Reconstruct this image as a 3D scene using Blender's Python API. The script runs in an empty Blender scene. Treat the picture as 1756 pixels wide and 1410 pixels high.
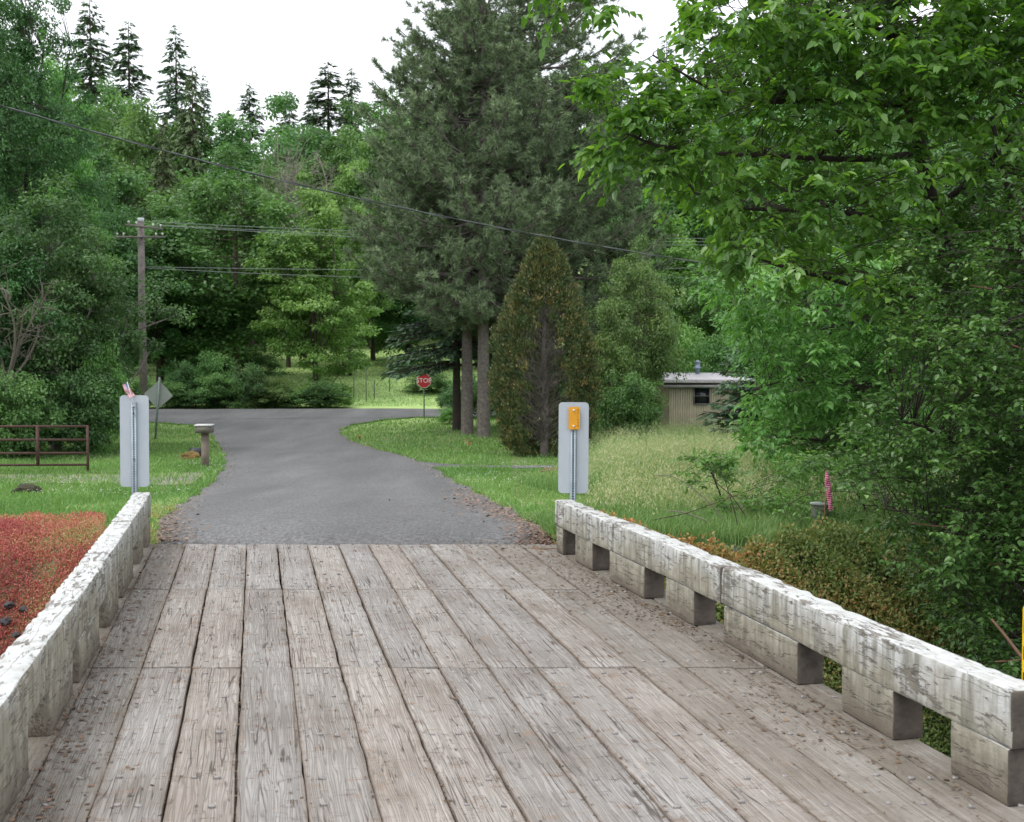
import bpy, math, random
import numpy as np
from mathutils import Vector, Matrix, noise as mnoise

# ------------------------------------------------------------------ camera, sky, sun, exposure
scene = bpy.context.scene
COL = scene.collection
FPX = 2300.0; CX, CY = 878.0, 705.0; CAMZ = 1.95
PITCH = math.atan(105.0 / FPX)
cam_d = bpy.data.cameras.new('camera'); cam = bpy.data.objects.new('camera', cam_d); COL.objects.link(cam)
cam.location = (0, 0, CAMZ); cam.rotation_euler = (math.pi / 2 - PITCH, 0, 0)
cam_d.sensor_width = 36.0; cam_d.lens = 36.0 * FPX / 1756.0
cam_d.clip_start = 0.1; cam_d.clip_end = 2000
cam_d.dof.use_dof = True; cam_d.dof.focus_distance = 12.5; cam_d.dof.aperture_fstop = 5.6
scene.camera = cam

SUN_EL, SUN_AZ = math.radians(58), math.radians(-115)     # azimuth from +Y, clockwise
world = bpy.data.worlds.new('World'); scene.world = world; world.use_nodes = True
wn = world.node_tree; wn.nodes.clear()
sky = wn.nodes.new('ShaderNodeTexSky'); sky.sky_type = 'NISHITA'; sky.sun_disc = False
sky.sun_elevation = SUN_EL; sky.sun_rotation = SUN_AZ; sky.air_density = 1.0; sky.dust_density = 2.5
cl = wn.nodes.new('ShaderNodeTexNoise'); cl.inputs['Scale'].default_value = 2.2; cl.inputs['Detail'].default_value = 5
cr = wn.nodes.new('ShaderNodeValToRGB')
cr.color_ramp.elements[0].position = 0.35; cr.color_ramp.elements[0].color = (10.8, 11.3, 12.2, 1)
cr.color_ramp.elements[1].position = 0.65; cr.color_ramp.elements[1].color = (12.4, 12.5, 12.9, 1)
mx = wn.nodes.new('ShaderNodeMixRGB'); mx.inputs[0].default_value = 0.93
bg = wn.nodes.new('ShaderNodeBackground'); bg.inputs['Strength'].default_value = 0.1
wo = wn.nodes.new('ShaderNodeOutputWorld')
wn.links.new(cl.outputs['Fac'], cr.inputs[0]); wn.links.new(sky.outputs[0], mx.inputs[1])
wn.links.new(cr.outputs[0], mx.inputs[2]); wn.links.new(mx.outputs[0], bg.inputs[0]); wn.links.new(bg.outputs[0], wo.inputs[0])

sl = bpy.data.lights.new('sun', 'SUN'); sl.energy = 1.4; sl.angle = math.radians(25); sl.color = (1.0, 0.965, 0.91)
sun = bpy.data.objects.new('sun', sl); COL.objects.link(sun)
sdir = Vector((math.sin(SUN_AZ) * math.cos(SUN_EL), math.cos(SUN_AZ) * math.cos(SUN_EL), math.sin(SUN_EL)))
sun.rotation_euler = sdir.to_track_quat('Z', 'Y').to_euler()
vs = scene.view_settings; vs.view_transform = 'Standard'; vs.look = 'None'; vs.gamma = 1; vs.exposure = 0.48
cy = scene.cycles
cy.max_bounces = 7; cy.diffuse_bounces = 4; cy.glossy_bounces = 2; cy.transmission_bounces = 4; cy.transparent_max_bounces = 8
cy.caustics_reflective = False; cy.caustics_refractive = False
cy.use_denoising = True

RNG = np.random.default_rng(7); random.seed(7)

# ------------------------------------------------------------------ geometry of the place
TH = math.radians(10.83); ST, CT = math.sin(TH), math.cos(TH)     # the bridge runs a little left of the view
def BR(l, s, z=0.0): return (l * CT - s * ST, l * ST + s * CT, z)  # lateral, along -> world
def s_of(l, d): return (d - l * ST) / CT

def ss(a, b, x): t = np.clip((x - a) / (b - a), 0, 1); return t * t * (3 - 2 * t)
PY = np.array([-80, 13, 16, 20, 28, 37, 50, 62, 66, 71, 75, 79, 84, 100, 130, 160, 200, 260, 330, 500])
PZ = np.array([.0, 0, -.10, -.35, -.82, -1.2, -1.5, -1.47, -1.38, -1.24, -1.34, -1.0, -.45, .75, 3.2, 8, 17, 30, 42, 60])
def prof(y):
    y = np.asarray(y, float)
    return sum(np.interp(y + o, PY, PZ) for o in (-1.2, -.6, 0, .6, 1.2)) / 5
def H(x, y):
    x = np.asarray(x, float); y = np.asarray(y, float)
    z = prof(y) - .22 * ss(-4, -7, x) * ss(14, 17, y) * ss(34, 26, y)
    off = ss(-10, -25, x) * .4 + ss(8, 20, x) * .3
    z = z + off * ss(20, 40, y) * ss(60, 50, y) * .5
    z = z + (y > 12) * (.035 * np.sin(x * .9 + y * .33) * np.cos(y * .7 - x * .2)) * ss(14, 22, y) * np.minimum(1, ss(-3, -9, x + y * .15) + ss(-.5, 6, x + y * .12))
    z = z + ss(84, 140, y) * (1.4 * np.sin(x * .05 + 1) + .8 * np.sin(x * .13 + y * .05))
    yb = 13.55 + 4.9 * ss(-3.9, -5.8, x) + .5 * ss(1.5, 3.5, x)
    t1 = yb - y; t2 = y + 4.0
    sp = lambda t: np.where(t > 6, t, np.log1p(np.exp(np.minimum(t, 6) * 2.2)) / 2.2) - .0
    drop = np.minimum(3.5, .95 * np.minimum(sp(t1), sp(t2)))
    drop = np.where(t1 < -3, 0, drop)
    edge = (.09 * np.sin(x * 2.1) * np.sin(y * 1.7 + x) + .05 * np.sin(x * 5.3 + 1)) * np.clip(drop, 0, 1)
    return z - drop + edge

def ray(px, py):
    a = (px - CX) / FPX; b = -(py - CY) / FPX
    cp, sp_ = math.cos(PITCH), math.sin(PITCH)
    return np.array([a, cp + b * sp_, -sp_ + b * cp])
def W(px, py, d):
    r = ray(px, py); t = d / r[1]
    return np.array([r[0] * t, d, CAMZ + r[2] * t])
def G(px, py, dmin=5, dmax=240):
    r = ray(px, py); ds = np.arange(dmin, dmax, .05); t = ds / r[1]
    z = CAMZ + r[2] * t - H(r[0] * t, ds)
    i = np.argmax(z <= 0)
    if not (z <= 0).any(): i = len(ds) - 1
    return np.array([r[0] * t[i], ds[i], float(H(r[0] * t[i], ds[i]))])
def X_at(px, d): return (px - CX) / FPX * d

# ------------------------------------------------------------------ object helpers
def tag(o, label=None, cat=None, group=None, kind=None):
    if label: o['label'] = label
    if cat: o['category'] = cat
    if group: o['group'] = group
    if kind: o['kind'] = kind
    return o
def link(o, parent=None):
    COL.objects.link(o)
    if parent is not None: o.parent = parent
    return o
def empty(name, loc=(0, 0, 0), rz=0.0):
    o = bpy.data.objects.new(name, None); o.location = loc; o.rotation_euler = (0, 0, rz); o.empty_display_size = .2
    return link(o)
def mesh_np(name, V, polys, mats, parent=None, var=None, smooth=False, midx=None, loc=None):
    """V (n,3); polys: list of (m,k) index arrays."""
    V = np.asarray(V, np.float32)
    me = bpy.data.meshes.new(name)
    polys = [np.asarray(p, np.int32) for p in polys if len(p)]
    loops = np.concatenate([p.ravel() for p in polys])
    tot = np.concatenate([np.full(len(p), p.shape[1], np.int32) for p in polys])
    start = np.concatenate([[0], np.cumsum(tot)[:-1]]).astype(np.int32)
    me.vertices.add(len(V)); me.vertices.foreach_set('co', V.ravel())
    me.loops.add(len(loops)); me.loops.foreach_set('vertex_index', loops)
    me.polygons.add(len(tot)); me.polygons.foreach_set('loop_start', start)
    try: me.polygons.foreach_set('loop_total', tot)
    except Exception: pass
    if smooth: me.polygons.foreach_set('use_smooth', np.ones(len(tot), bool))
    if not isinstance(mats, (list, tuple)): mats = [mats]
    for m in mats: me.materials.append(m)
    if midx is not None: me.polygons.foreach_set('material_index', np.asarray(midx, np.int32))
    if var is not None:
        at = me.attributes.new('var', 'FLOAT', 'POINT'); at.data.foreach_set('value', np.asarray(var, np.float32))
    me.update(); me.validate()
    o = bpy.data.objects.new(name, me)
    if loc is not None: o.location = loc
    return link(o, parent)

class MB:
    def __init__(s): s.V = []; s.P = {}; s.n = 0; s.order = []
    def add(s, V, polys):
        V = np.asarray(V, float)
        for p in polys:
            if len(p): s.order.append(np.asarray(p) + s.n)
        s.V.append(V); s.n += len(V); return s
    def box(s, c, size, R=None, jit=0):
        x, y, z = [v / 2 for v in size]
        v = np.array([(-x, -y, -z), (x, -y, -z), (x, y, -z), (-x, y, -z), (-x, -y, z), (x, -y, z), (x, y, z), (-x, y, z)], float)
        if jit: v += RNG.normal(0, jit, v.shape)
        if R is not None: v = v @ np.array(R).T
        f = [[(0, 3, 2, 1), (4, 5, 6, 7), (0, 1, 5, 4), (1, 2, 6, 5), (2, 3, 7, 6), (3, 0, 4, 7)]]
        return s.add(v + np.array(c), f)
    def tube(s, pts, rad, sides=6, cap=True):
        V, Q = tube(pts, rad, sides); s.add(V, [Q])
        if cap:
            n = len(V)
            s.order.append(np.array([list(range(sides))[::-1]]) + s.n - n)
            s.order.append(np.array([[n - sides + i for i in range(sides)]]) + s.n - n)
        return s
    def build(s, name, mat, parent=None, smooth=False, loc=None, var=None):
        V = np.concatenate(s.V)
        if var is not None: var = np.full(len(V), var)
        by = {}
        for p in s.order: by.setdefault(p.shape[1], []).append(p)
        return mesh_np(name, V, [np.concatenate(v) for v in by.values()], mat, parent, smooth=smooth, loc=loc, var=var)

def tube(pts, rad, sides=6):
    pts = np.asarray(pts, float); n = len(pts)
    rad = np.broadcast_to(np.asarray(rad, float), (n,))
    T = np.gradient(pts, axis=0); T /= np.linalg.norm(T, axis=1)[:, None] + 1e-9
    ref = np.array([0, 0, 1.0]) if abs(T[:, 2]).mean() < .8 else np.array([1.0, 0, 0])
    A = np.cross(T, ref); A /= np.linalg.norm(A, axis=1)[:, None] + 1e-9
    B = np.cross(T, A)
    an = np.linspace(0, 2 * math.pi, sides, endpoint=False)
    ring = pts[:, None] + rad[:, None, None] * (np.cos(an)[None, :, None] * A[:, None] + np.sin(an)[None, :, None] * B[:, None])
    V = ring.reshape(-1, 3); Q = []
    i = np.arange(n - 1)[:, None] * sides; j = np.arange(sides)[None]; j2 = (j + 1) % sides
    Q = np.stack([i + j, i + j2, i + sides + j2, i + sides + j], -1).reshape(-1, 4)
    return V, Q
def tubes_batch(P, R, sides=4):
    """P (m,k,3) many equal-length polylines, R (m,k)."""
    m, k, _ = P.shape
    T = np.gradient(P, axis=1); T /= np.linalg.norm(T, axis=2)[..., None] + 1e-9
    ref = np.where(np.abs(T[..., 2:3]) < .8, np.array([0, 0, 1.0]), np.array([1.0, 0, 0]))
    A = np.cross(T, ref); A /= np.linalg.norm(A, axis=2)[..., None] + 1e-9
    B = np.cross(T, A); an = np.linspace(0, 2 * math.pi, sides, endpoint=False)
    V = P[:, :, None] + R[:, :, None, None] * (np.cos(an)[None, None, :, None] * A[:, :, None] + np.sin(an)[None, None, :, None] * B[:, :, None])
    V = V.reshape(-1, 3)
    a = (np.arange(m) * k * sides)[:, None, None]; i = (np.arange(k - 1) * sides)[None, :, None]; j = np.arange(sides)[None, None]
    j2 = (j + 1) % sides
    Q = np.stack([a + i + j, a + i + j2, a + i + sides + j2, a + i + sides + j], -1).reshape(-1, 4)
    return V, Q
def unit(v): return v / (np.linalg.norm(v, axis=-1, keepdims=True) + 1e-9)

def leaf_quads(C, D, N, L, Wd):
    """diamond leaves: base C, direction D, normal N."""
    n = len(C); S = unit(np.cross(D, N)); L = np.broadcast_to(L, (n,))[:, None]; Wd = np.broadcast_to(Wd, (n,))[:, None]
    V = np.stack([C, C + D * L * .45 + S * Wd * .5, C + D * L, C + D * L * .45 - S * Wd * .5], 1).reshape(-1, 3)
    return V, np.arange(n * 4).reshape(-1, 4)
def leaf_full(C, D, N, L, Wd, fold=.18, curl=.15):
    """pointed oval leaf folded on its midrib: 6 corners, 2 faces."""
    n = len(C); N = unit(N - D * (N * D).sum(1, keepdims=True)); S = np.cross(D, N)
    L = np.broadcast_to(L, (n,))[:, None]; Wd = np.broadcast_to(Wd, (n,))[:, None]
    up = N * Wd * fold
    V = np.stack([C, C + D * L * .3 + S * Wd * .48 + up, C + D * L * .68 + S * Wd * .36 + up * .7 - N * L * curl * .3,
                  C + D * L - N * L * curl, C + D * L * .68 - S * Wd * .36 + up * .7 - N * L * curl * .3, C + D * L * .3 - S * Wd * .48 + up], 1).reshape(-1, 3)
    b = np.arange(n)[:, None] * 6
    return V, np.concatenate([b + np.array([[0, 1, 2, 3]]), b + np.array([[0, 3, 4, 5]])])

# ------------------------------------------------------------------ material helpers
def newmat(name):
    m = bpy.data.materials.new(name); m.use_nodes = True; nt = m.node_tree; nt.nodes.clear()
    out = nt.nodes.new('ShaderNodeOutputMaterial'); b = nt.nodes.new('ShaderNodeBsdfPrincipled')
    nt.links.new(b.outputs[0], out.inputs[0]); return m, nt, b, out
def nd(nt, typ, props=None, **ins):
    n = nt.nodes.new(typ)
    for k, v in (props or {}).items(): setattr(n, k, v)
    for k, v in ins.items():
        k = int(k[1:]) if k[0] == '_' and k[1:].isdigit() else k.replace('_', ' ')
        if hasattr(v, 'is_output') or isinstance(v, bpy.types.NodeSocket): nt.links.new(v, n.inputs[k])
        else: n.inputs[k].default_value = v
    return n
def noise(nt, vec, scale, detail=3, rough=.55, dist=0):
    return nd(nt, 'ShaderNodeTexNoise', Vector=vec, Scale=scale, Detail=detail, Roughness=rough, Distortion=dist).outputs['Fac']
def ramp(nt, fac, stops):
    n = nt.nodes.new('ShaderNodeValToRGB'); nt.links.new(fac, n.inputs[0]); e = n.color_ramp.elements
    while len(e) < len(stops): e.new(.5)
    for i, (p, c) in enumerate(stops):
        e[i].position = p; e[i].color = (c, c, c, 1) if isinstance(c, (int, float)) else (*c, 1)
    return n.outputs[0]
def mix(nt, fac, a, b, typ='MIX'):
    n = nt.nodes.new('ShaderNodeMixRGB'); n.blend_type = typ
    for i, v in enumerate((fac, a, b)):
        if isinstance(v, bpy.types.NodeSocket): nt.links.new(v, n.inputs[i])
        elif i == 0: n.inputs[0].default_value = v
        else: n.inputs[i].default_value = (v, v, v, 1) if isinstance(v, (int, float)) else (*v, 1)
    return n.outputs[0]
def math_(nt, op, a, b=0.0, clamp=False):
    n = nt.nodes.new('ShaderNodeMath'); n.operation = op; n.use_clamp = clamp
    for i, v in enumerate((a, b)):
        if isinstance(v, bpy.types.NodeSocket): nt.links.new(v, n.inputs[i])
        else: n.inputs[i].default_value = v
    return n.outputs[0]
def coords(nt, which='Object', scale=(1, 1, 1), rnd=0.0):
    tc = nt.nodes.new('ShaderNodeTexCoord'); v = tc.outputs[which]
    mp = nt.nodes.new('ShaderNodeMapping'); mp.inputs['Scale'].default_value = scale
    if rnd:
        oi = nt.nodes.new('ShaderNodeObjectInfo')
        c = nd(nt, 'ShaderNodeCombineXYZ', X=math_(nt, 'MULTIPLY', oi.outputs['Random'], rnd), Y=math_(nt, 'MULTIPLY', oi.outputs['Random'], rnd * 3.7))
        a = nt.nodes.new('ShaderNodeVectorMath'); a.operation = 'ADD'; nt.links.new(v, a.inputs[0]); nt.links.new(c.outputs[0], a.inputs[1]); v = a.outputs[0]
    nt.links.new(v, mp.inputs['Vector']); return mp.outputs[0]
def bump(nt, b, h, strength=.5, dist=.01):
    n = nd(nt, 'ShaderNodeBump', Strength=strength, Distance=dist, Height=h); nt.links.new(n.outputs[0], b.inputs['Normal'])
def simple(name, c, rough=.7, metal=0.0, var=.12, scale=20, c2=None, bumpd=0):
    m, nt, b, _ = newmat(name); co = coords(nt)
    n = noise(nt, co, scale, 4)
    c2 = c2 or tuple(v * (1 - var * 2) for v in c)
    nt.links.new(ramp(nt, n, [(.3, c2), (.7, c)]), b.inputs['Base Color'])
    b.inputs['Roughness'].default_value = rough; b.inputs['Metallic'].default_value = metal
    if bumpd: bump(nt, b, noise(nt, co, scale * 2.5, 5), .6, bumpd)
    return m
def leafmat(name, stops, trans=.35, rough=.5, tint=.12, spec=.35, tc=(1.12, 1.22, .65)):
    m, nt, b, out = newmat(name)
    at = nd(nt, 'ShaderNodeAttribute', {'attribute_name': 'var'})
    col = ramp(nt, at.outputs['Fac'], stops)
    oi = nt.nodes.new('ShaderNodeObjectInfo')
    hs = nd(nt, 'ShaderNodeHueSaturation', Color=col)
    nt.links.new(math_(nt, 'ADD', math_(nt, 'MULTIPLY', oi.outputs['Random'], tint * .25), .5 - tint * .125), hs.inputs['Hue'])
    nt.links.new(math_(nt, 'ADD', math_(nt, 'MULTIPLY', oi.outputs['Random'], tint * 2), 1 - tint), hs.inputs['Value'])
    col = hs.outputs[0]
    nt.links.new(col, b.inputs['Base Color']); b.inputs['Roughness'].default_value = rough
    b.inputs['Specular IOR Level'].default_value = spec
    tr = nt.nodes.new('ShaderNodeBsdfTranslucent'); nt.links.new(mix(nt, 1.0, col, tc, 'MULTIPLY'), tr.inputs[0])
    ms = nt.nodes.new('ShaderNodeMixShader'); ms.inputs[0].default_value = trans
    nt.links.new(b.outputs[0], ms.inputs[1]); nt.links.new(tr.outputs[0], ms.inputs[2]); nt.links.new(ms.outputs[0], out.inputs[0])
    return m

M = {}
M['oak'] = leafmat('oak_leaves', [(0, (.068, .150, .052)), (.55, (.125, .255, .080)), (1, (.21, .37, .13))])
M['oak_dark'] = leafmat('dark_leaves', [(0, (.052, .120, .046)), (.6, (.092, .198, .068)), (1, (.15, .29, .105))])
M['maple'] = leafmat('light_leaves', [(0, (.10, .21, .06)), (.5, (.20, .38, .11)), (1, (.33, .54, .20))], trans=.42)
M['willow'] = leafmat('yellow_green_leaves', [(0, (.09, .16, .055)), (.5, (.155, .25, .085)), (1, (.26, .35, .13))], trans=.4)
M['fir'] = leafmat('fir_needles', [(0, (.050, .095, .055)), (.6, (.090, .155, .085)), (1, (.15, .24, .13))], trans=.12)
M['fir_olive'] = leafmat('olive_fir_needles', [(0, (.06, .10, .045)), (.6, (.11, .165, .065)), (1, (.18, .24, .10))], trans=.15)
M['pine'] = leafmat('pine_needles', [(0, (.120, .170, .090)), (.6, (.195, .270, .145)), (1, (.30, .39, .22))], trans=.15)
M['cypress'] = leafmat('cypress_sprays', [(0, (.05, .085, .035)), (.55, (.10, .13, .045)), (.82, (.20, .18, .07)), (1, (.32, .23, .10))], trans=.12)
M['near'] = leafmat('large_leaves', [(0, (.062, .150, .035)), (.5, (.125, .265, .058)), (.82, (.21, .38, .10)), (1, (.36, .52, .24))], trans=.46, rough=.36, spec=.6, tc=(1.35, 1.5, .4))
M['near_small'] = leafmat('small_dark_leaves', [(0, (.055, .130, .032)), (.6, (.108, .215, .052)), (.9, (.19, .32, .085)), (1, (.31, .45, .16))], trans=.33, rough=.36, spec=.5)
M['near_mid'] = leafmat('pale_leaves', [(0, (.085, .20, .05)), (.5, (.165, .34, .085)), (1, (.30, .50, .18))], trans=.42, rough=.4, spec=.5)
M['grass'] = leafmat('grass_blades', [(0, (.10, .195, .055)), (.5, (.18, .32, .09)), (.85, (.29, .42, .15)), (1, (.50, .49, .28))], trans=.35, rough=.55)
M['meadow'] = leafmat('meadow_grass', [(0, (.13, .25, .08)), (.45, (.22, .37, .13)), (.75, (.37, .47, .22)), (1, (.56, .53, .34))], trans=.35, rough=.6)
M['red'] = leafmat('red_groundcover', [(0, (.30, .085, .08)), (.4, (.52, .15, .13)), (.65, (.62, .30, .19)), (.85, (.50, .42, .20)), (1, (.26, .36, .13))], trans=.3, rough=.6)
M['orange_cover'] = leafmat('creeping_cover', [(0, (.12, .175, .055)), (.45, (.21, .28, .085)), (.7, (.34, .29, .11)), (1, (.50, .25, .11))], trans=.3, rough=.55)
M['litter'] = leafmat('dead_leaves', [(0, (.06, .035, .025)), (.6, (.14, .085, .055)), (1, (.24, .16, .11))], trans=0, rough=.8)
M['bark'] = simple('brown_bark', (.14, .105, .085), .9, var=.28, scale=9, bumpd=.03)
M['bark_grey'] = simple('grey_bark', (.23, .20, .18), .9, var=.28, scale=10, bumpd=.03)
M['bark_dark'] = simple('dark_bark', (.065, .05, .042), .9, var=.25, scale=10, bumpd=.02)
M['twig_pale'] = simple('pale_twigs', (.34, .30, .25), .85, var=.2, scale=6)
M['torn'] = simple('torn_orange_wood', (.20, .11, .065), .8, var=.2, scale=12)
M['galv'] = simple('galvanised_steel', (.30, .36, .40), .55, metal=.55, var=.12, scale=14)
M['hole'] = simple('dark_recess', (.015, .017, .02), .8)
M['rust'] = simple('rusty_tube', (.10, .05, .04), .8, var=.25, scale=18)
M['white'] = simple('white_paint', (.75, .75, .73), .5, var=.05, scale=8)
M['polewood'] = simple('grey_pole_wood', (.24, .21, .20), .9, var=.22, scale=5)
M['wire'] = simple('cable', (.05, .055, .055), .8)
M['wire_pale'] = simple('pale_wire', (.28, .32, .30), .5)

# aluminium sign back, slightly streaked
m, nt, b, _ = newmat('brushed_aluminium'); co = coords(nt, scale=(1, 1, 1))
n1 = noise(nt, coords(nt, scale=(60, 60, 1.5)), 4, 3); n2 = noise(nt, co, 5, 4)
c = mix(nt, .35, ramp(nt, n2, [(.3, (.43, .49, .53)), (.7, (.51, .56, .59))]), ramp(nt, n1, [(.3, (.40, .455, .49)), (.7, (.54, .58, .61))]))
sp_ = ramp(nt, noise(nt, co, 42, 2), [(.24, .35), (.27, 1.0)])
c = mix(nt, 1.0, c, sp_, 'MULTIPLY')
nt.links.new(c, b.inputs['Base Color']); b.inputs['Metallic'].default_value = .35; b.inputs['Roughness'].default_value = .5; M['alu'] = m

# weathered deck timber
def plank_mat(name, dirty):
    m, nt, b, _ = newmat(name)
    co = coords(nt, rnd=37.0)
    st = nd(nt, 'ShaderNodeMapping', Scale=(1, .05, 1)); nt.links.new(co, st.inputs['Vector']); st = st.outputs[0]
    wv = nd(nt, 'ShaderNodeTexWave', {'wave_type': 'BANDS', 'bands_direction': 'X'}, Vector=st, Scale=30.0, Distortion=17.0, Detail=1.2)
    wv.inputs['Detail Scale'].default_value = 1.1; wv.inputs['Detail Roughness'].default_value = .35
    g = wv.outputs['Fac']
    f = nd(nt, 'ShaderNodeMapping', Scale=(1, .010, 1)); nt.links.new(co, f.inputs['Vector'])
    fine = noise(nt, f.outputs[0], 210, 2)
    fiber = noise(nt, f.outputs[0], 60, 3)
    low = noise(nt, nd(nt, 'ShaderNodeMapping', Vector=co, Scale=(1, .35, 1)).outputs[0], 2.6, 4)
    mid = noise(nt, co, 9, 5)
    # long splits
    k = nd(nt, 'ShaderNodeMapping', Scale=(1, .035, 1)); nt.links.new(co, k.inputs['Vector'])
    kn = noise(nt, k.outputs[0], 11, 2, .4)
    crack = ramp(nt, math_(nt, 'ABSOLUTE', math_(nt, 'SUBTRACT', kn, .5)), [(.0, 0.1), (.004, .45), (.011, 1.0)])
    crack = mix(nt, ramp(nt, mid, [(.50, 0.0), (.60, 1.0)]), (1, 1, 1), crack)
    kl = nd(nt, 'ShaderNodeMapping', Scale=(1, .022, 1)); nt.links.new(co, kl.inputs['Vector'])
    split = ramp(nt, math_(nt, 'ABSOLUTE', math_(nt, 'SUBTRACT', noise(nt, kl.outputs[0], 19, 1, .4), .5)), [(.0, 0.1), (.006, .35), (.014, 1.0)])
    split = mix(nt, ramp(nt, noise(nt, nd(nt, 'ShaderNodeMapping', Vector=co, Scale=(1, .3, 1)).outputs[0], 4.5, 3), [(.46, 1.0), (.54, 0.0)]), split, (1, 1, 1))
    crack = mix(nt, 1.0, crack, split, 'MULTIPLY')
    # cross checks
    k2 = nd(nt, 'ShaderNodeMapping', Scale=(.22, 1, 1)); nt.links.new(co, k2.inputs['Vector'])
    kn2 = noise(nt, k2.outputs[0], 9, 3, .6)
    c2 = ramp(nt, math_(nt, 'ABSOLUTE', math_(nt, 'SUBTRACT', kn2, .46)), [(.0, 0.0), (.006, 1.0)])
    c2 = mix(nt, ramp(nt, mid, [(.46, 1.0), (.56, 0.0)]), c2, (1, 1, 1))
    oi = nt.nodes.new('ShaderNodeObjectInfo')
    base = ramp(nt, low, [(.25, (.19, .168, .145)), (.40, (.275, .252, .23)), (.55, (.33, .312, .293)), (.72, (.375, .362, .347))])
    warm = ramp(nt, oi.outputs['Random'], [(0, (1.0, .98, .96)), (.2, (.91, .91, .92)), (.4, (1.06, 1.01, .96)), (.55, (.86, .855, .855)), (.75, (1.03, 1.0, .97)), (.9, (.96, .90, .85)), (1, (1.05, 1.03, 1.0))])
    c = mix(nt, 1.0, base, warm, 'MULTIPLY')
    c = mix(nt, 1.0, c, ramp(nt, g, [(0, .60), (.25, .94), (1, 1.04)]), 'MULTIPLY')
    c = mix(nt, 1.0, c, ramp(nt, fine, [(.3, .86), (.6, 1.03)]), 'MULTIPLY')
    c = mix(nt, ramp(nt, mid, [(.58, 0.0), (.70, .75)]), c, (.24, .17, .125))
    c = mix(nt, ramp(nt, fiber, [(.62, 0.0), (.74, .22)]), c, (.66, .64, .62))
    c = mix(nt, 1.0, c, mix(nt, crack, (.22, .18, .15), (1, 1, 1)), 'MULTIPLY')
    c = mix(nt, 1.0, c, mix(nt, c2, (.35, .31, .28), (1, 1, 1)), 'MULTIPLY')
    # grime and blown soil collecting along the plank sides
    sep = nd(nt, 'ShaderNodeSeparateXYZ', Vector=nt.nodes.new('ShaderNodeTexCoord').outputs['Object'])
    ex = math_(nt, 'ADD', math_(nt, 'ABSOLUTE', sep.outputs['X']), math_(nt, 'MULTIPLY', math_(nt, 'SUBTRACT', mid, .5), .05))
    c = mix(nt, ramp(nt, ex, [(.120, 0.0), (.15, .75)]), c, (.19, .15, .12))
    if dirty:
        c = mix(nt, ramp(nt, noise(nt, co, 3.5, 5), [(.25, .35 * dirty), (.6, .95 * dirty)]), c, (.155, .135, .105))
    nt.links.new(c, b.inputs['Base Color']); b.inputs['Roughness'].default_value = .82; b.inputs['Specular IOR Level'].default_value = .3
    h = math_(nt, 'ADD', math_(nt, 'MULTIPLY', g, .5), math_(nt, 'ADD', math_(nt, 'MULTIPLY', crack, 1.2), math_(nt, 'ADD', math_(nt, 'MULTIPLY', fine, .4), math_(nt, 'MULTIPLY', c2, .6))))
    bump(nt, b, h, .7, .006)
    return m
M['plank'] = plank_mat('weathered_plank', 0); M['plank_dirty'] = plank_mat('soiled_plank', .55); M['plank_dark'] = plank_mat('dark_soiled_plank', .9)

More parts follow.
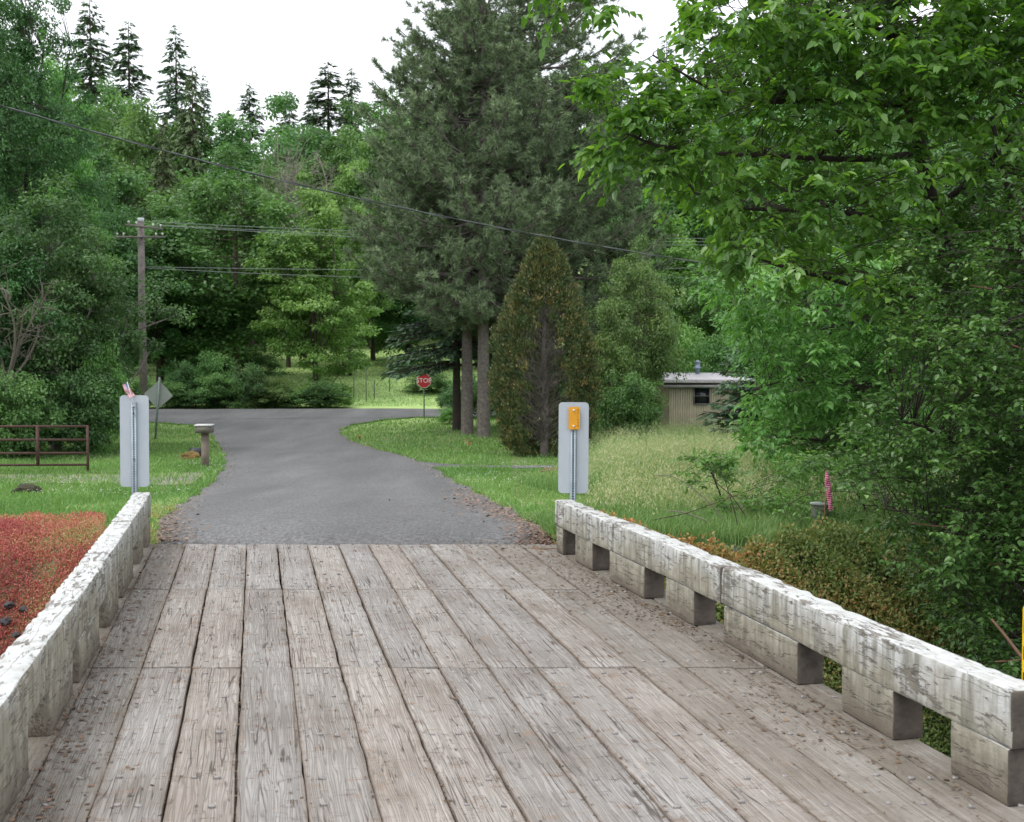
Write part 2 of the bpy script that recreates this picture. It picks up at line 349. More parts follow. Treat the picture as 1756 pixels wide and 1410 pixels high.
# flaking paint on old timber (local z up; z=0 is the bottom of the rail)
def paint_mat(name, dirt):
    m, nt, b, _ = newmat(name); co = coords(nt, rnd=23.0)
    loc = nt.nodes.new('ShaderNodeTexCoord').outputs['Object']; geo = nt.nodes.new('ShaderNodeNewGeometry')
    sep = nd(nt, 'ShaderNodeSeparateXYZ', Vector=loc)
    al = nd(nt, 'ShaderNodeMapping', Vector=co, Scale=(1, .22, 1)).outputs[0]
    al2 = nd(nt, 'ShaderNodeMapping', Vector=co, Scale=(1, .09, 1)).outputs[0]
    drip = nd(nt, 'ShaderNodeMapping', Vector=co, Scale=(6, 6, .7)).outputs[0]
    big = noise(nt, co, 2.3, 5, .6); n5 = noise(nt, co, 8, 5, .65); fl = noise(nt, al, 26, 6, .72); dr = noise(nt, drip, 2.6, 5, .6)
    peel = ramp(nt, math_(nt, 'ADD', math_(nt, 'MULTIPLY', fl, .62), math_(nt, 'MULTIPLY', big, .38)), [(.548, 0.0), (.578, 1.0)])
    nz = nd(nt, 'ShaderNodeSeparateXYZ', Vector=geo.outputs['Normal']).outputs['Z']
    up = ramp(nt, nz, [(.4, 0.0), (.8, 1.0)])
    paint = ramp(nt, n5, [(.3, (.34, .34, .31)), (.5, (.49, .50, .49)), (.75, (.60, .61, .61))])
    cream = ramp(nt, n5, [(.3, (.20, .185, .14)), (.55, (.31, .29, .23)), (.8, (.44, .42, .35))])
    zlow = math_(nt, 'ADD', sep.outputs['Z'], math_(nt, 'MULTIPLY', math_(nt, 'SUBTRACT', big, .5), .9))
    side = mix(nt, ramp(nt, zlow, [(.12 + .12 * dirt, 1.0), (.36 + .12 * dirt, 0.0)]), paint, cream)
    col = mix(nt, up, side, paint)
    wood = ramp(nt, noise(nt, al, 40, 4), [(.3, (.12, .10, .085)), (.7, (.27, .245, .21))])
    col = mix(nt, peel, col, wood)
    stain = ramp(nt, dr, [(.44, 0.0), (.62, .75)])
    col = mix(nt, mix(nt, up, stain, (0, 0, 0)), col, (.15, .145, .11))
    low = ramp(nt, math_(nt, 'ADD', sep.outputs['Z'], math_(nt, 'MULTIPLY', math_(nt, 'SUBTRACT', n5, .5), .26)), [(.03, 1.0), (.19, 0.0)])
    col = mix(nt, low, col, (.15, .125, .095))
    line = ramp(nt, math_(nt, 'ABSOLUTE', math_(nt, 'SUBTRACT', noise(nt, al2, 13, 3, .5), .5)), [(0, .0), (.010, 1.0)])
    col = mix(nt, 1.0, col, mix(nt, line, (.42, .38, .32), (1, 1, 1)), 'MULTIPLY')
    nt.links.new(col, b.inputs['Base Color']); b.inputs['Roughness'].default_value = .75
    h = math_(nt, 'ADD', math_(nt, 'MULTIPLY', peel, -1.0), math_(nt, 'ADD', math_(nt, 'MULTIPLY', line, .5), math_(nt, 'MULTIPLY', noise(nt, al, 120, 3), .35)))
    bump(nt, b, h, .8, .008); return m
M['paint'] = paint_mat('flaking_white_paint', 1.15); M['paint_cream'] = paint_mat('flaking_cream_paint', 1.1); M['paint_mixed'] = paint_mat('yellowed_white_paint', 2.3)

# asphalt
def asphalt(name, warm=0.0):
    m, nt, b, _ = newmat(name); co = coords(nt)
    lo = noise(nt, nd(nt, 'ShaderNodeMapping', Vector=co, Scale=(1, .14, 1)).outputs[0], .8, 4); md = noise(nt, nd(nt, 'ShaderNodeMapping', Vector=co, Scale=(1, .25, 1)).outputs[0], 2.0, 4)
    sp = nd(nt, 'ShaderNodeTexVoronoi', Vector=co, Scale=75.0).outputs['Color']
    spk = noise(nt, co, 120, 2)
    c = ramp(nt, lo, [(.3, (.078, .078, .079)), (.5, (.100, .100, .101)), (.7, (.128, .128, .129))])
    c = mix(nt, 1.0, c, ramp(nt, md, [(.3, .94), (.7, 1.06)]), 'MULTIPLY')
    c = mix(nt, 1.0, c, mix(nt, .5, ramp(nt, spk, [(.35, .3), (.5, 1.0), (.66, 2.2)]), ramp(nt, noise(nt, nd(nt, 'ShaderNodeMapping', Vector=co, Scale=(1, .45, 1)).outputs[0], 26, 3, .75), [(.36, .25), (.5, 1.0), (.64, 2.1)])), 'MULTIPLY')
    k = nd(nt, 'ShaderNodeMapping', Vector=co, Scale=(.3, 1, 1)).outputs[0]
    crack = ramp(nt, math_(nt, 'ABSOLUTE', math_(nt, 'SUBTRACT', noise(nt, k, .9, 6, .6), .5)), [(0, .55), (.0035, 1.0)])
    c = mix(nt, 1.0, c, crack, 'MULTIPLY')
    nt.links.new(c, b.inputs['Base Color']); b.inputs['Roughness'].default_value = .75
    bump(nt, b, math_(nt, 'ADD', spk, sp), .4, .006); return m
M['asphalt'] = asphalt('asphalt')
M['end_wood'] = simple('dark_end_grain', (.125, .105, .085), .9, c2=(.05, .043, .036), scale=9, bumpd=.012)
M['tar'] = simple('tar_seal', (.15, .16, .18), .6, var=.2, scale=30)
m, nt, b, _ = newmat('gravel'); co = coords(nt)
v = nd(nt, 'ShaderNodeTexVoronoi', Vector=co, Scale=16.0)
c = mix(nt, ramp(nt, noise(nt, co, .9, 4), [(.38, 0.0), (.6, 1.0)]), ramp(nt, nd(nt, 'ShaderNodeSeparateXYZ', Vector=v.outputs['Color']).outputs['X'], [(0, (.13, .12, .115)), (1, (.25, .235, .225))]), (.17, .19, .08))
nt.links.new(c, b.inputs['Base Color']); b.inputs['Roughness'].default_value = .9; bump(nt, b, v.outputs['Distance'], .6, .02); M['gravel'] = m

# soil and turf of the ground sheet
m, nt, b, _ = newmat('ground_soil'); co = coords(nt)
sep = nd(nt, 'ShaderNodeSeparateXYZ', Vector=co)
n1 = noise(nt, co, .35, 5); n2 = noise(nt, co, 3.0, 5); n3 = noise(nt, nd(nt, 'ShaderNodeMapping', Vector=co, Scale=(1, 1, 1)).outputs[0], 22, 4)
turf = ramp(nt, n1, [(.3, (.12, .20, .045)), (.5, (.17, .27, .065)), (.7, (.25, .32, .11))])
turf = mix(nt, 1.0, turf, ramp(nt, n3, [(.3, .72), (.7, 1.2)]), 'MULTIPLY')
soil = ramp(nt, n2, [(.3, (.055, .045, .028)), (.7, (.12, .10, .06))])
near = mix(nt, ramp(nt, n2, [(.35, .25), (.65, .85)]), soil, turf)
far = mix(nt, ramp(nt, n1, [(.35, .5), (.75, .95)]), turf, (.42, .58, .20))
c = mix(nt, ramp(nt, math_(nt, 'MULTIPLY', sep.outputs['Y'], .01), [(.50, 0.0), (.72, 1.0)]), near, far)
c = mix(nt, ramp(nt, math_(nt, 'MULTIPLY', sep.outputs['Y'], .01), [(1.20, 0.0), (1.45, 1.0)]), c, (.05, .07, .03))
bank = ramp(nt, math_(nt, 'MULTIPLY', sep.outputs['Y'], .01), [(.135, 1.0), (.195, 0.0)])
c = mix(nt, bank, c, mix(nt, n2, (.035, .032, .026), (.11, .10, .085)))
nt.links.new(c, b.inputs['Base Color']); b.inputs['Roughness'].default_value = .95; bump(nt, b, math_(nt, 'ADD', n2, n3), .7, .05); M['ground'] = m

# ------------------------------------------------------------------ ground, roads
def axis(segs):
    out = []
    for a, b_, st in segs: out += list(np.arange(a, b_, st))
    return np.array(out + [segs[-1][1]])
RL = [(258, 934), (262, 918), (283, 888), (322, 858), (352, 838), (374, 820), (387, 802), (386, 785), (376, 766), (366, 748), (358, 737), (335, 729), (275, 725)]
RR = [(958, 938), (930, 915), (880, 880), (812, 843), (762, 816), (742, 801), (690, 782), (640, 770), (602, 757), (584, 745), (583, 737), (604, 728), (655, 720)]
rl = np.array([G(*p) for p in RL]); rr = np.array([G(*p) for p in RR])
rl[0] = (X_at(258, 13.42), 13.42, 0); rr[0] = (X_at(962, 13.28), 13.28, 0)
def resample(p, n):
    s = np.concatenate([[0], np.cumsum(np.linalg.norm(np.diff(p[:, :2], axis=0), axis=1))]); t = np.linspace(0, s[-1], n)
    return np.stack([np.interp(t, s, p[:, i]) for i in range(p.shape[1])], 1)
crA, crB = np.array([-75.0, 58.0]), np.array([45.0, 71.5])       # near edge of the cross road
frA, frB = np.array([-75.0, 68.5]), np.array([45.0, 78.5])
def cross_near(x): return crA[1] + (x - crA[0]) * (crB[1] - crA[1]) / 120
def cross_far(x): return frA[1] + (x - frA[0]) * (frB[1] - frA[1]) / 120
rl = np.vstack([rl, [[-25.5, cross_near(-25.5) + .6, 0]]]); rr = np.vstack([rr, [[X_at(735, 66.6), cross_near(X_at(735, 66.6)) + .6, 0]]])
NR = 110
el, er = resample(rl, NR), resample(rr, NR)
jl = np.array([.05 * math.sin(i * .9) + .04 * math.sin(i * 2.3) for i in range(NR)])
el[:, 0] += jl; er[:, 0] += jl[::-1]
road_poly = np.vstack([el[:, :2], er[::-1, :2]])
def in_poly(x, y, poly):
    x = np.asarray(x, float); y = np.asarray(y, float); ins = np.zeros(x.shape, bool); j = len(poly) - 1
    for i in range(len(poly)):
        xi, yi = poly[i]; xj, yj = poly[j]
        c = ((yi > y) != (yj > y)) & (x < (xj - xi) * (y - yi) / (yj - yi + 1e-12) + xi)
        ins ^= c; j = i
    return ins
def on_road(x, y):
    return in_poly(x, y, road_poly) | ((y > cross_near(x)) & (y < cross_far(x)))
def soft_road(x, y):
    r = np.zeros(np.shape(x))
    for dx, dy in ((0, 0), (.35, 0), (-.35, 0), (0, .35), (0, -.35)): r = np.maximum(r, on_road(x + dx, y + dy))
    return r
xs = axis([(-240, -60, 8), (-60, -26, 1.2), (-26, -12, .5), (-12, 7, .22), (7, 20, .6), (20, 60, 2), (60, 240, 9)])
ys = axis([(-60, -6, 3), (-6, 10, .5), (10, 26, .2), (26, 50, .4), (50, 84, .5), (84, 140, 2), (140, 520, 9)])
gx, gy = np.meshgrid(xs, ys); gz = H(gx, gy) - .06 * soft_road(gx, gy)
nx, ny = len(xs), len(ys)
i = np.arange(ny - 1)[:, None] * nx + np.arange(nx - 1)[None]
Q = np.stack([i, i + 1, i + nx + 1, i + nx], -1).reshape(-1, 4)
tag(mesh_np('ground', np.stack([gx, gy, gz], -1).reshape(-1, 3), [Q], M['ground'], smooth=True), kind='structure')

def strip(name, L, R, mat, dz, nc=14, jitter=0, zf=None):
    t = np.linspace(0, 1, nc)[None, :, None]
    P2 = L[:, None, :2] * (1 - t) + R[:, None, :2] * t
    z = (zf or H)(P2[..., 0], P2[..., 1]) + dz
    V = np.concatenate([P2, z[..., None]], -1).reshape(-1, 3); n = len(L)
    i = np.arange(n - 1)[:, None] * nc + np.arange(nc - 1)[None]
    return mesh_np(name, V, [np.stack([i, i + 1, i + nc + 1, i + nc], -1).reshape(-1, 4)], mat, smooth=True)
tag(strip('road', el, er, M['asphalt'], .012, 26), kind='structure')
cxs = np.linspace(-75, 45, 140)
tag(strip('cross_road', np.stack([cxs, cross_near(cxs)], 1), np.stack([cxs, cross_far(cxs)], 1), M['asphalt'], .020, 12), kind='structure')
# tar joint between the asphalt and the deck
tx = np.linspace(X_at(352, 13.4), X_at(925, 13.3), 30)
tag(strip('road_joint', np.stack([tx, 13.44 - .004 * tx + .012 * np.sin(tx * 7)], 1), np.stack([tx, 13.56 - .004 * tx + .03 * np.sin(tx * 5)], 1), M['tar'], .022, 3), kind='structure')
# gravel drives
dl = np.array([G(-120, 828)[:2], G(120, 830)[:2], G(205, 831)[:2], G(280, 834)[:2], G(330, 832)[:2]]); dh = np.array([G(-120, 815)[:2], G(120, 815)[:2], G(205, 814)[:2], G(300, 812)[:2], G(352, 812)[:2]])
tag(strip('gravel_drive', resample(dl, 50), resample(dh, 50), M['gravel'], .016, 8), kind='structure')
al_, ah_ = np.array([G(728, 803)[:2], G(760, 805)[:2], G(800, 804)[:2], G(950, 803)[:2]]), np.array([G(715, 792)[:2], G(752, 796)[:2], G(800, 799)[:2], G(950, 799)[:2]])
tag(strip('side_drive', resample(al_, 30), resample(ah_, 30), M['asphalt'], .018, 5), kind='structure')

# ------------------------------------------------------------------ the bridge
def nvec(p, sc): 
    return np.array([mnoise.noise_vector(Vector(q) * sc) for q in p])
def rough_box(L, w, h, res, amp, r, seed, shear=0.0, nw=5, nh=5, sc=6.0, z0=0.0, chips=0.0):
    """timber: x = width, y = length, z = height from z0; rounded edges and uneven faces."""
    def ax(a, n, r): return np.concatenate([[-a / 2, -a / 2 + r], np.linspace(-a / 2 + r, a / 2 - r, n)[1:-1], [a / 2 - r, a / 2]])
    X, Y, Z = ax(w, nw, r), ax(L, max(3, int(L / res)), r), ax(h, nh, r)
    V = []; Q = []; n0 = 0
    for (A, B, f) in ((X, Y, lambda a, b: (a, b, h / 2)), (X, Y, lambda a, b: (a, b, -h / 2)), (Y, Z, lambda a, b: (w / 2, a, b)),
                      (Y, Z, lambda a, b: (-w / 2, a, b)), (X, Z, lambda a, b: (a, L / 2, b)), (X, Z, lambda a, b: (a, -L / 2, b))):
        g = np.array([f(a, b) for b in B for a in A], float); na, nb = len(A), len(B)
        i = np.arange(nb - 1)[:, None] * na + np.arange(na - 1)[None]
        V.append(g); Q.append(np.stack([i, i + 1, i + na + 1, i + na], -1).reshape(-1, 4) + n0); n0 += len(g)
    V = np.concatenate(V)
    hb = np.array([w, L, h]) / 2 - r; q = np.clip(V, -hb, hb); d = V - q; ln = np.linalg.norm(d, axis=1, keepdims=True)
    V = q + d / np.maximum(ln, 1e-9) * np.minimum(ln, r)
    off = np.array([seed * 3.17, seed * 1.3, seed * 7.7])
    nv = nvec(V * np.array([1, .5, 1]) + off, sc) * amp + nvec(V * np.array([1, .6, 1]) + off, sc * 4) * amp * .45
    if chips:
        ed = ((np.abs(V[:, 0]) > w / 2 - r * 1.3) & (V[:, 2] > h / 2 - r * 1.3))
        c = np.array([mnoise.noise(Vector(p * np.array([1, 1, 1])) * 9 + Vector(off)) for p in V])
        V[:, 2] -= ed * np.clip(c, 0, 1) * chips; V[:, 0] -= ed * np.sign(V[:, 0]) * np.clip(c, 0, 1) * chips
    V = V + nv; V[:, 1] -= V[:, 0] * shear; V[:, 2] += z0 + h / 2
    return V, Q

bridge = empty('timber_bridge', BR(1.0, 0, 0)); tag(bridge, 'one lane timber bridge with grey plank deck and low flaking white curb rails', 'bridge')
def inb(o, l, s, z, rz=TH):
    p = BR(l, s, z); o.location = (p[0] - bridge.location[0], p[1] - bridge.location[1], p[2]); o.rotation_euler = (0, 0, rz); o.parent = bridge
edges = [-1.31, -1.0, -.70, -.40, -.10, .20, .50, .80, 1.095, 1.39, 1.68, 1.98, 2.28, 2.58, 2.87, 3.05, 3.25]
rows = [-3.0, -.1, 2.80, 5.40, 8.16, 10.86, 13.40]
nail_rows = [3.0, 3.7, 4.45, 5.2, 5.66, 6.02, 6.73, 7.46, 8.02, 8.32, 9.11, 9.84, 10.72, 11.0, 11.6, 12.3, 13.2]
planks = []; nails = []
for ri in range(len(rows) - 1):
    for k in range(len(edges) - 1):
        e0, e1 = edges[k], edges[k + 1]
        jit = RNG.normal(0, .006, 4); gap = .004 + RNG.random() * .007
        l0, l1 = e0 + gap / 2 + jit[0] * .4, e1 - gap / 2 + jit[1] * .4; lc = (l0 + l1) / 2; w = l1 - l0
        d0, d1 = rows[ri] + .006 + abs(jit[2]), rows[ri + 1] - .006 - abs(jit[3])
        if k == 0 and ri == 3: d0 -= .0
        s0, s1 = s_of(lc, d0), s_of(lc, d1); L = s1 - s0
        vis = ri >= 2
        V, Q = rough_box(L, w, .075, .06 if vis else .3, .0035, .007, ri * 31 + k, shear=math.tan(TH), nw=8 if vis else 4, nh=3, sc=7, z0=-.075)
        V[:, 2] += RNG.normal(0, .0025) + V[:, 0] * RNG.normal(0, .012)
        # the wheel-worn, gnawed long sides
        sd = np.abs(V[:, 0]) > w / 2 - .012
        if vis:
            wob = np.array([mnoise.noise(Vector((k * 5.1 + ri + (x > 0) * 9, y * 2.7, 0))) for x, y in V[:, :2]])
            V[:, 0] -= sd * np.sign(V[:, 0]) * np.clip(wob, 0, 1) * .009
        mt = M['plank_dark'] if (k <= 0 or k >= len(edges) - 3) else M['plank_dirty'] if (k <= 1 or k >= len(edges) - 5) else M['plank']
        o = mesh_np('plank', V, Q, mt, smooth=False); inb(o, lc, (s0 + s1) / 2, 0); planks.append(o)
        for dn in nail_rows:
            if d0 + .03 < dn < d1 - .03:
                for sg in ((-1, 1) if RNG.random() < .45 else (RNG.choice([-1, 1]),)):
                    ll = lc + sg * w * (.12 + .17 * RNG.random()); nails.append((o, ll - lc, s_of(ll, dn + RNG.normal(0, .02)) - (s0 + s1) / 2, BR(ll, s_of(ll, dn))))
tag(planks[0], None)
def nail_mesh():
    mb = MB(); mb.tube([(0, 0, -.01), (0, 0, .004), (.001, 0, .008)], [.010, .0125, .010], 8); return mb
nm = nail_mesh(); M['nail'] = simple('worn_steel_spike', (.34, .32, .31), .5, metal=.3, var=.2, scale=90)
nm0 = nm.build('nail', M['nail']); ndata = nm0.data; bpy.data.objects.remove(nm0)
nails.sort(key=lambda t: (t[3][1] < 5.4, t[3][1]))
far_nails = MB()
for idx, (pl, lx, sy, wp) in enumerate(nails):
    tilt = (RNG.normal(0, .18), RNG.normal(0, .18), 0); sc = .8 + RNG.random() * .4
    if idx < 100:
        o = bpy.data.objects.new('nail', ndata); COL.objects.link(o); o.parent = pl; o.location = (lx, sy, .001); o.rotation_euler = tilt; o.scale = (sc * 1.25, sc * .9, sc)
    elif wp[1] > 2:
        V = np.concatenate(nm.V) * np.array([1.25, .9, 1]) * sc; far_nails.add(V + np.array(wp) - np.array(bridge.location), [p for p in nm.order])
fn = far_nails.build('spike_heads', M['nail'], bridge); tag(fn, None, kind='stuff')

def endface(V, Q, L):
    c = V[np.concatenate(Q)].mean(1) if isinstance(Q, list) else V[Q].mean(1); return (c[:, 1] < -L / 2 + .008).astype(int)
def rail(side, lat, blocks, joints, d_near, d_far, mats):
    root = bpy.data.objects.new('curb_rail', None); COL.objects.link(root); root.parent = bridge
    wd = .175
    segs = [d_near] + joints + [d_far]
    for a, b_ in zip(segs[:-1], segs[1:]):
        la, lb = lat(a), lat(b_); sa, sb = s_of(la, a), s_of(lb, b_)
        L = sb - sa - .008; lc = (la + lb) / 2 + side * wd / 2
        V, Q = rough_box(L, wd, .25, .03, .0048, .012, a * 3 + side, nw=7, nh=8, sc=3.2, z0=.25, chips=.020)
        V[:, 2] += .006 * np.sin(V[:, 1] * 1.9 + a)
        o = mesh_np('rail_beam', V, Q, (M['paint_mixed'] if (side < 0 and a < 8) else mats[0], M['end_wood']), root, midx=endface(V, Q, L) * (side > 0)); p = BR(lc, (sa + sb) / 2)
        o.location = (p[0] - bridge.location[0], p[1] - bridge.location[1], 0); o.rotation_euler = (0, 0, TH - math.atan2(lb - la, sb - sa))
    for n_, (a, b_) in enumerate(blocks):
        la, lb = lat(a), lat(b_); sa, sb = s_of(la, a), s_of(lb, b_)
        V, Q = rough_box(sb - sa, wd - .012, .247, .035, .0042, .008, a * 5 + side, nw=5, nh=9, sc=6, z0=.001)
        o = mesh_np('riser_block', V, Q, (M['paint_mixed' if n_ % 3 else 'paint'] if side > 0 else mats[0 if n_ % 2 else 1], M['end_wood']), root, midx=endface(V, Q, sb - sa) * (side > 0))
        p = BR((la + lb) / 2 + side * wd / 2, (sa + sb) / 2)
        o.location = (p[0] - bridge.location[0], p[1] - bridge.location[1], 0); o.rotation_euler = (0, 0, TH - math.atan2(lb - la, sb - sa))
    return root
r1 = rail(1, lambda d: np.interp(d, [5.6, 8.9, 13.0], [3.135, 3.05, 2.84]),
          [(5.64, 6.10), (6.62, 7.18), (7.73, 8.88), (9.4, 9.97), (10.43, 11.30), (11.77, 12.29), (12.70, 12.93)], [8.92], 5.61, 12.96, (M['paint'], M['paint_cream']))
r2 = rail(-1, lambda d: np.interp(d, [3.5, 8.5, 13.6], [-1.045, -1.015, -1.055]),
          [(4.05, 4.7), (5.0, 6.07), (6.69, 7.51), (7.77, 8.76), (9.36, 10.08), (10.48, 11.45), (12.09, 12.6), (13.1, 13.55)], [6.55, 8.72, 11.35], 3.6, 13.62, (M['paint'], M['paint_cream']))
# stringers, cap and back wall below the deck
tim = simple('creosoted_timber', (.09, .07, .055), .9, var=.25, scale=7, bumpd=.01)
for l in (-.9, 0.0, .95, 1.9, 2.85):
    V, Q = rough_box(16.2, .2, .40, .5, .004, .01, l, nw=3, nh=3, z0=-.48); inb(mesh_np('stringer', V, Q, tim), l, 5.0, 0)
for j, z in enumerate((-.36, -.68, -1.0, -1.32)):
    V, Q = rough_box(4.3, .12, .3, .3, .004, .01, j, nw=3, nh=3, z0=z); V = V[:, [1, 0, 2]]
    o = mesh_np('abutment_timber', V, Q, tim); o.parent = bridge; p = (-1.6, 13.50, 0); o.location = (p[0] - bridge.location[0], p[1] - bridge.location[1], 0)

# ------------------------------------------------------------------ signs, posts and small things
def rrect(w, h, r, n=6):
    pts = []
    for cx_, cz_, a0 in ((w / 2 - r, h / 2 - r, 0), (-w / 2 + r, h / 2 - r, 90), (-w / 2 + r, -h / 2 + r, 180), (w / 2 - r, -h / 2 + r, 270)):
        for i in range(n + 1): a = math.radians(a0 + 90 * i / n); pts.append((cx_ + r * math.cos(a), cz_ + r * math.sin(a)))
    return np.array(pts)
def slab(mb, pts, y0, y1):
    n = len(pts); V = [(p[0], y0, p[1]) for p in pts] + [(p[0], y1, p[1]) for p in pts]
    return mb.add(V, [np.array([list(range(n))]), np.array([list(range(n, 2 * n))[::-1]])]).add(
        V, [np.array([(i, i + n, (i + 1) % n + n, (i + 1) % n) for i in range(n)])])
def perf_post(root, z0, z1, y, w=.055, hole=.011, pitch=.0254):
    mb = MB(); zc, h = (z0 + z1) / 2, z1 - z0; bw = (w - hole) / 2
    for s in (-1, 1):
        mb.box((s * (hole / 2 + bw / 2), y, zc), (bw, .004, h)); mb.box((s * w / 2, y + .016, zc), (.004, .030, h))
    z = z0
    while z < z1: mb.box((0, y, z), (hole, .0038, pitch - hole)); z += pitch
    post = mb.build('post', M['galv'], root)
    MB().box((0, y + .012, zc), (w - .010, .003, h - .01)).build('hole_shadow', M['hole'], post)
    return post
def marker(px, d, ztop, zbot, rz, lab, tilt=0):
    root = empty('object_marker', (X_at(px, d), d, float(H(X_at(px, d), d)) if d > 13 else 0), rz); z0 = root.location[2]
    root.rotation_euler = (0, tilt, rz); tag(root, lab, 'road sign', 'bare metal backs of bridge end markers')
    h = ztop - zbot; pts = rrect(.295, h, .038); pts[:, 1] += (ztop + zbot) / 2 - z0
    slab(MB(), pts, .0, .003).build('sign_panel', M['alu'], root)
    return root, z0
ml, z0 = marker(228, 13.75, W(228, 678, 13.75)[2], W(228, 835, 13.75)[2], .03, 'grey metal sign back by the left rail with a tiny flag on top', .006)
perf_post(ml, -.5, W(228, 690, 13.75)[2] - z0, -.022)
MB().tube([(0, -.045, W(228, 696, 13.75)[2] - z0), (0, -.024, W(228, 696, 13.75)[2] - z0)], .009, 8).build('bolt', M['white'], ml)
for zz in (-.22, .25): MB().tube([(.0, -.028, zz + (W(228, 750, 13.75)[2] - z0)), (.0, -.034, zz + (W(228, 750, 13.75)[2] - z0))], .008, 8).build('bolt', M['rust'], ml)
mr, z0r = marker(982, 13.15, W(982, 690, 13.15)[2], W(982, 846, 13.15)[2], -.02, 'grey metal sign back by the right rail with an orange tag', .006)
perf_post(mr, -.5, W(982, 700, 13.15)[2] - z0r, -.022)
yel = simple('orange_yellow_plate', (.78, .36, .012), .5, var=.06, scale=9); brn = simple('stamped_brown_letters', (.28, .10, .01), .7)
tz = W(982, 717, 13.15)[2] - z0r
pts = rrect(.112, .222, .014); pts[:, 1] += tz; pts[:, 0] += .004
tg = slab(MB(), pts, -.032, -.027).build('number_plate', yel, mr)
MB().tube([(.0, -.036, tz + .078), (.0, -.046, tz + .078)], [.012, .008], 10).build('bolt', M['white'], tg)
MB().tube([(.0, -.036, tz - .078), (.0, -.046, tz - .078)], [.012, .008], 10).build('bolt', M['white'], tg)
def text(name, body, size, mat, parent, loc, rot=(math.pi / 2, 0, 0), ext=.0006, align='CENTER', line=1.0):
    c = bpy.data.curves.new(name, 'FONT'); c.body = body; c.size = size; c.extrude = ext; c.align_x = align; c.align_y = 'CENTER'; c.space_line = line
    c.materials.append(mat); tmp = bpy.data.objects.new(name, c); me = bpy.data.meshes.new_from_object(tmp); bpy.data.objects.remove(tmp); o = bpy.data.objects.new(name, me); link(o, parent); o.location = loc; o.rotation_euler = rot; return o
text('plate_number', '0\n7\nL\n6\n4\n8', .030, brn, tg, (.040, -.0335, tz + .002), line=1.0)

# little flag on the left marker
def flag_cloth(root, w, h, folds, mats, canton=True, nx=26, ny=13, droop=0.0):
    V = []; u = np.linspace(0, 1, nx + 1); v = np.linspace(0, 1, ny + 1)
    for vv in v:
        for uu in u:
            x = uu * w * (1 - droop * .55); y = folds * math.sin(uu * 9 + vv * 2) * uu; z = -vv * h - droop * uu * w * .9 + folds * .5 * math.cos(uu * 7)
            V.append((x, y, z))
    Q = []; mi = []
    for j in range(ny):
        for i_ in range(nx):
            a = j * (nx + 1) + i_; Q.append((a, a + 1, a + nx + 2, a + nx + 1))
            if canton and i_ < nx * .4 and j < 7: mi.append(2 if not ((i_ % 2 == 1) and (j % 2 == 1)) else 1)
            else: mi.append(0 if j % 2 == 0 else 1)
    return mesh_np('flag_cloth', V, [np.array(Q)], mats, root, midx=mi, smooth=True)
fred = simple('flag_red', (.55, .05, .09), .7, var=.05); fwh = simple('flag_white', (.78, .74, .76), .7, var=.03); fbl = simple('flag_blue', (.06, .07, .28), .7, var=.05)
p0 = W(231, 690, 13.70); fl = empty('small_flag', p0, 0); tag(fl, 'tiny stars and stripes flag stuck above the left grey sign back', 'flag')
p1 = W(218, 655, 13.70) - p0
MB().tube([(.012, 0, -.10), tuple(p1)], .0035, 6).build('flag_stick', M['white'], fl)
fc = flag_cloth(fl, .15, .10, .012, (fred, fwh, fbl), droop=.0); fc.location = tuple(p1 * .97); fc.rotation_euler = (0, math.radians(62), math.radians(8)); fc.scale = (1, 1, .62)

# furled pink striped flag on the right
gp = G(1411, 921, 13.2); gp[2] -= .02
ff = empty('furled_flag', gp); tag(ff, 'furled pink and white striped flag on an orange stick in front of the stump', 'flag')
top = W(1419, 806, gp[1]) - gp
MB().tube([(0, 0, -.1), tuple(top * .6), tuple(top)], .0075, 7).build('flag_stick', simple('orange_stick', (.42, .20, .09), .6), ff)
n = 90; A = 16; V = []; cen0, cen1 = W(1417, 808, gp[1] - .02) - gp, W(1425, 876, gp[1] - .03) - gp
for i_ in range(n + 1):
    t = i_ / n; r = (.004 + .030 * min(1, t * 5) * (1 - .35 * t)) * (1 if t < .97 else .6); c_ = cen0 * (1 - t) + cen1 * t
    for a in range(A):
        an = 2 * math.pi * a / A; rr_ = r * (1 + .16 * math.cos(an * 2 + t * 19)); V.append((c_[0] + rr_ * math.cos(an), c_[1] + rr_ * math.sin(an), c_[2]))
Q = []; mi = []
for i_ in range(n):
    for a in range(A):
        Q.append((i_ * A + a, i_ * A + (a + 1) % A, (i_ + 1) * A + (a + 1) % A, (i_ + 1) * A + a)); mi.append(1 if ((i_ * .2 - a / A * 1.0 * 1.0) % 1.0) < .36 else 0)
mesh_np('flag_cloth', V, [np.array(Q)], (simple('magenta_cloth', (.50, .035, .13), .7, var=.08), simple('pink_white_cloth', (.80, .48, .60), .7, var=.04)), ff, midx=mi, smooth=True)
# stump / concrete marker behind it
sp0 = G(1418, 922, 14.0); sp0[1] += .35; sp0[2] = float(H(sp0[0], sp0[1]))
stp = empty('stump', sp0); tag(stp, 'squat grey weathered post stump with pale rim behind the furled flag', 'stump')
hh = W(1418, 862, sp0[1])[2] - sp0[2]
MB().tube([(0, 0, -.1), (.005, 0, hh * .5), (0, 0, hh - .02)], [.105, .095, .10], 14).build('stump_body', simple('mossy_grey', (.20, .20, .17), .9, c2=(.07, .11, .06), scale=14), stp, smooth=True)
MB().tube([(0, 0, hh - .02), (0, 0, hh)], [.112, .11], 14).build('rim', simple('pale_rim', (.50, .55, .52), .7), stp)

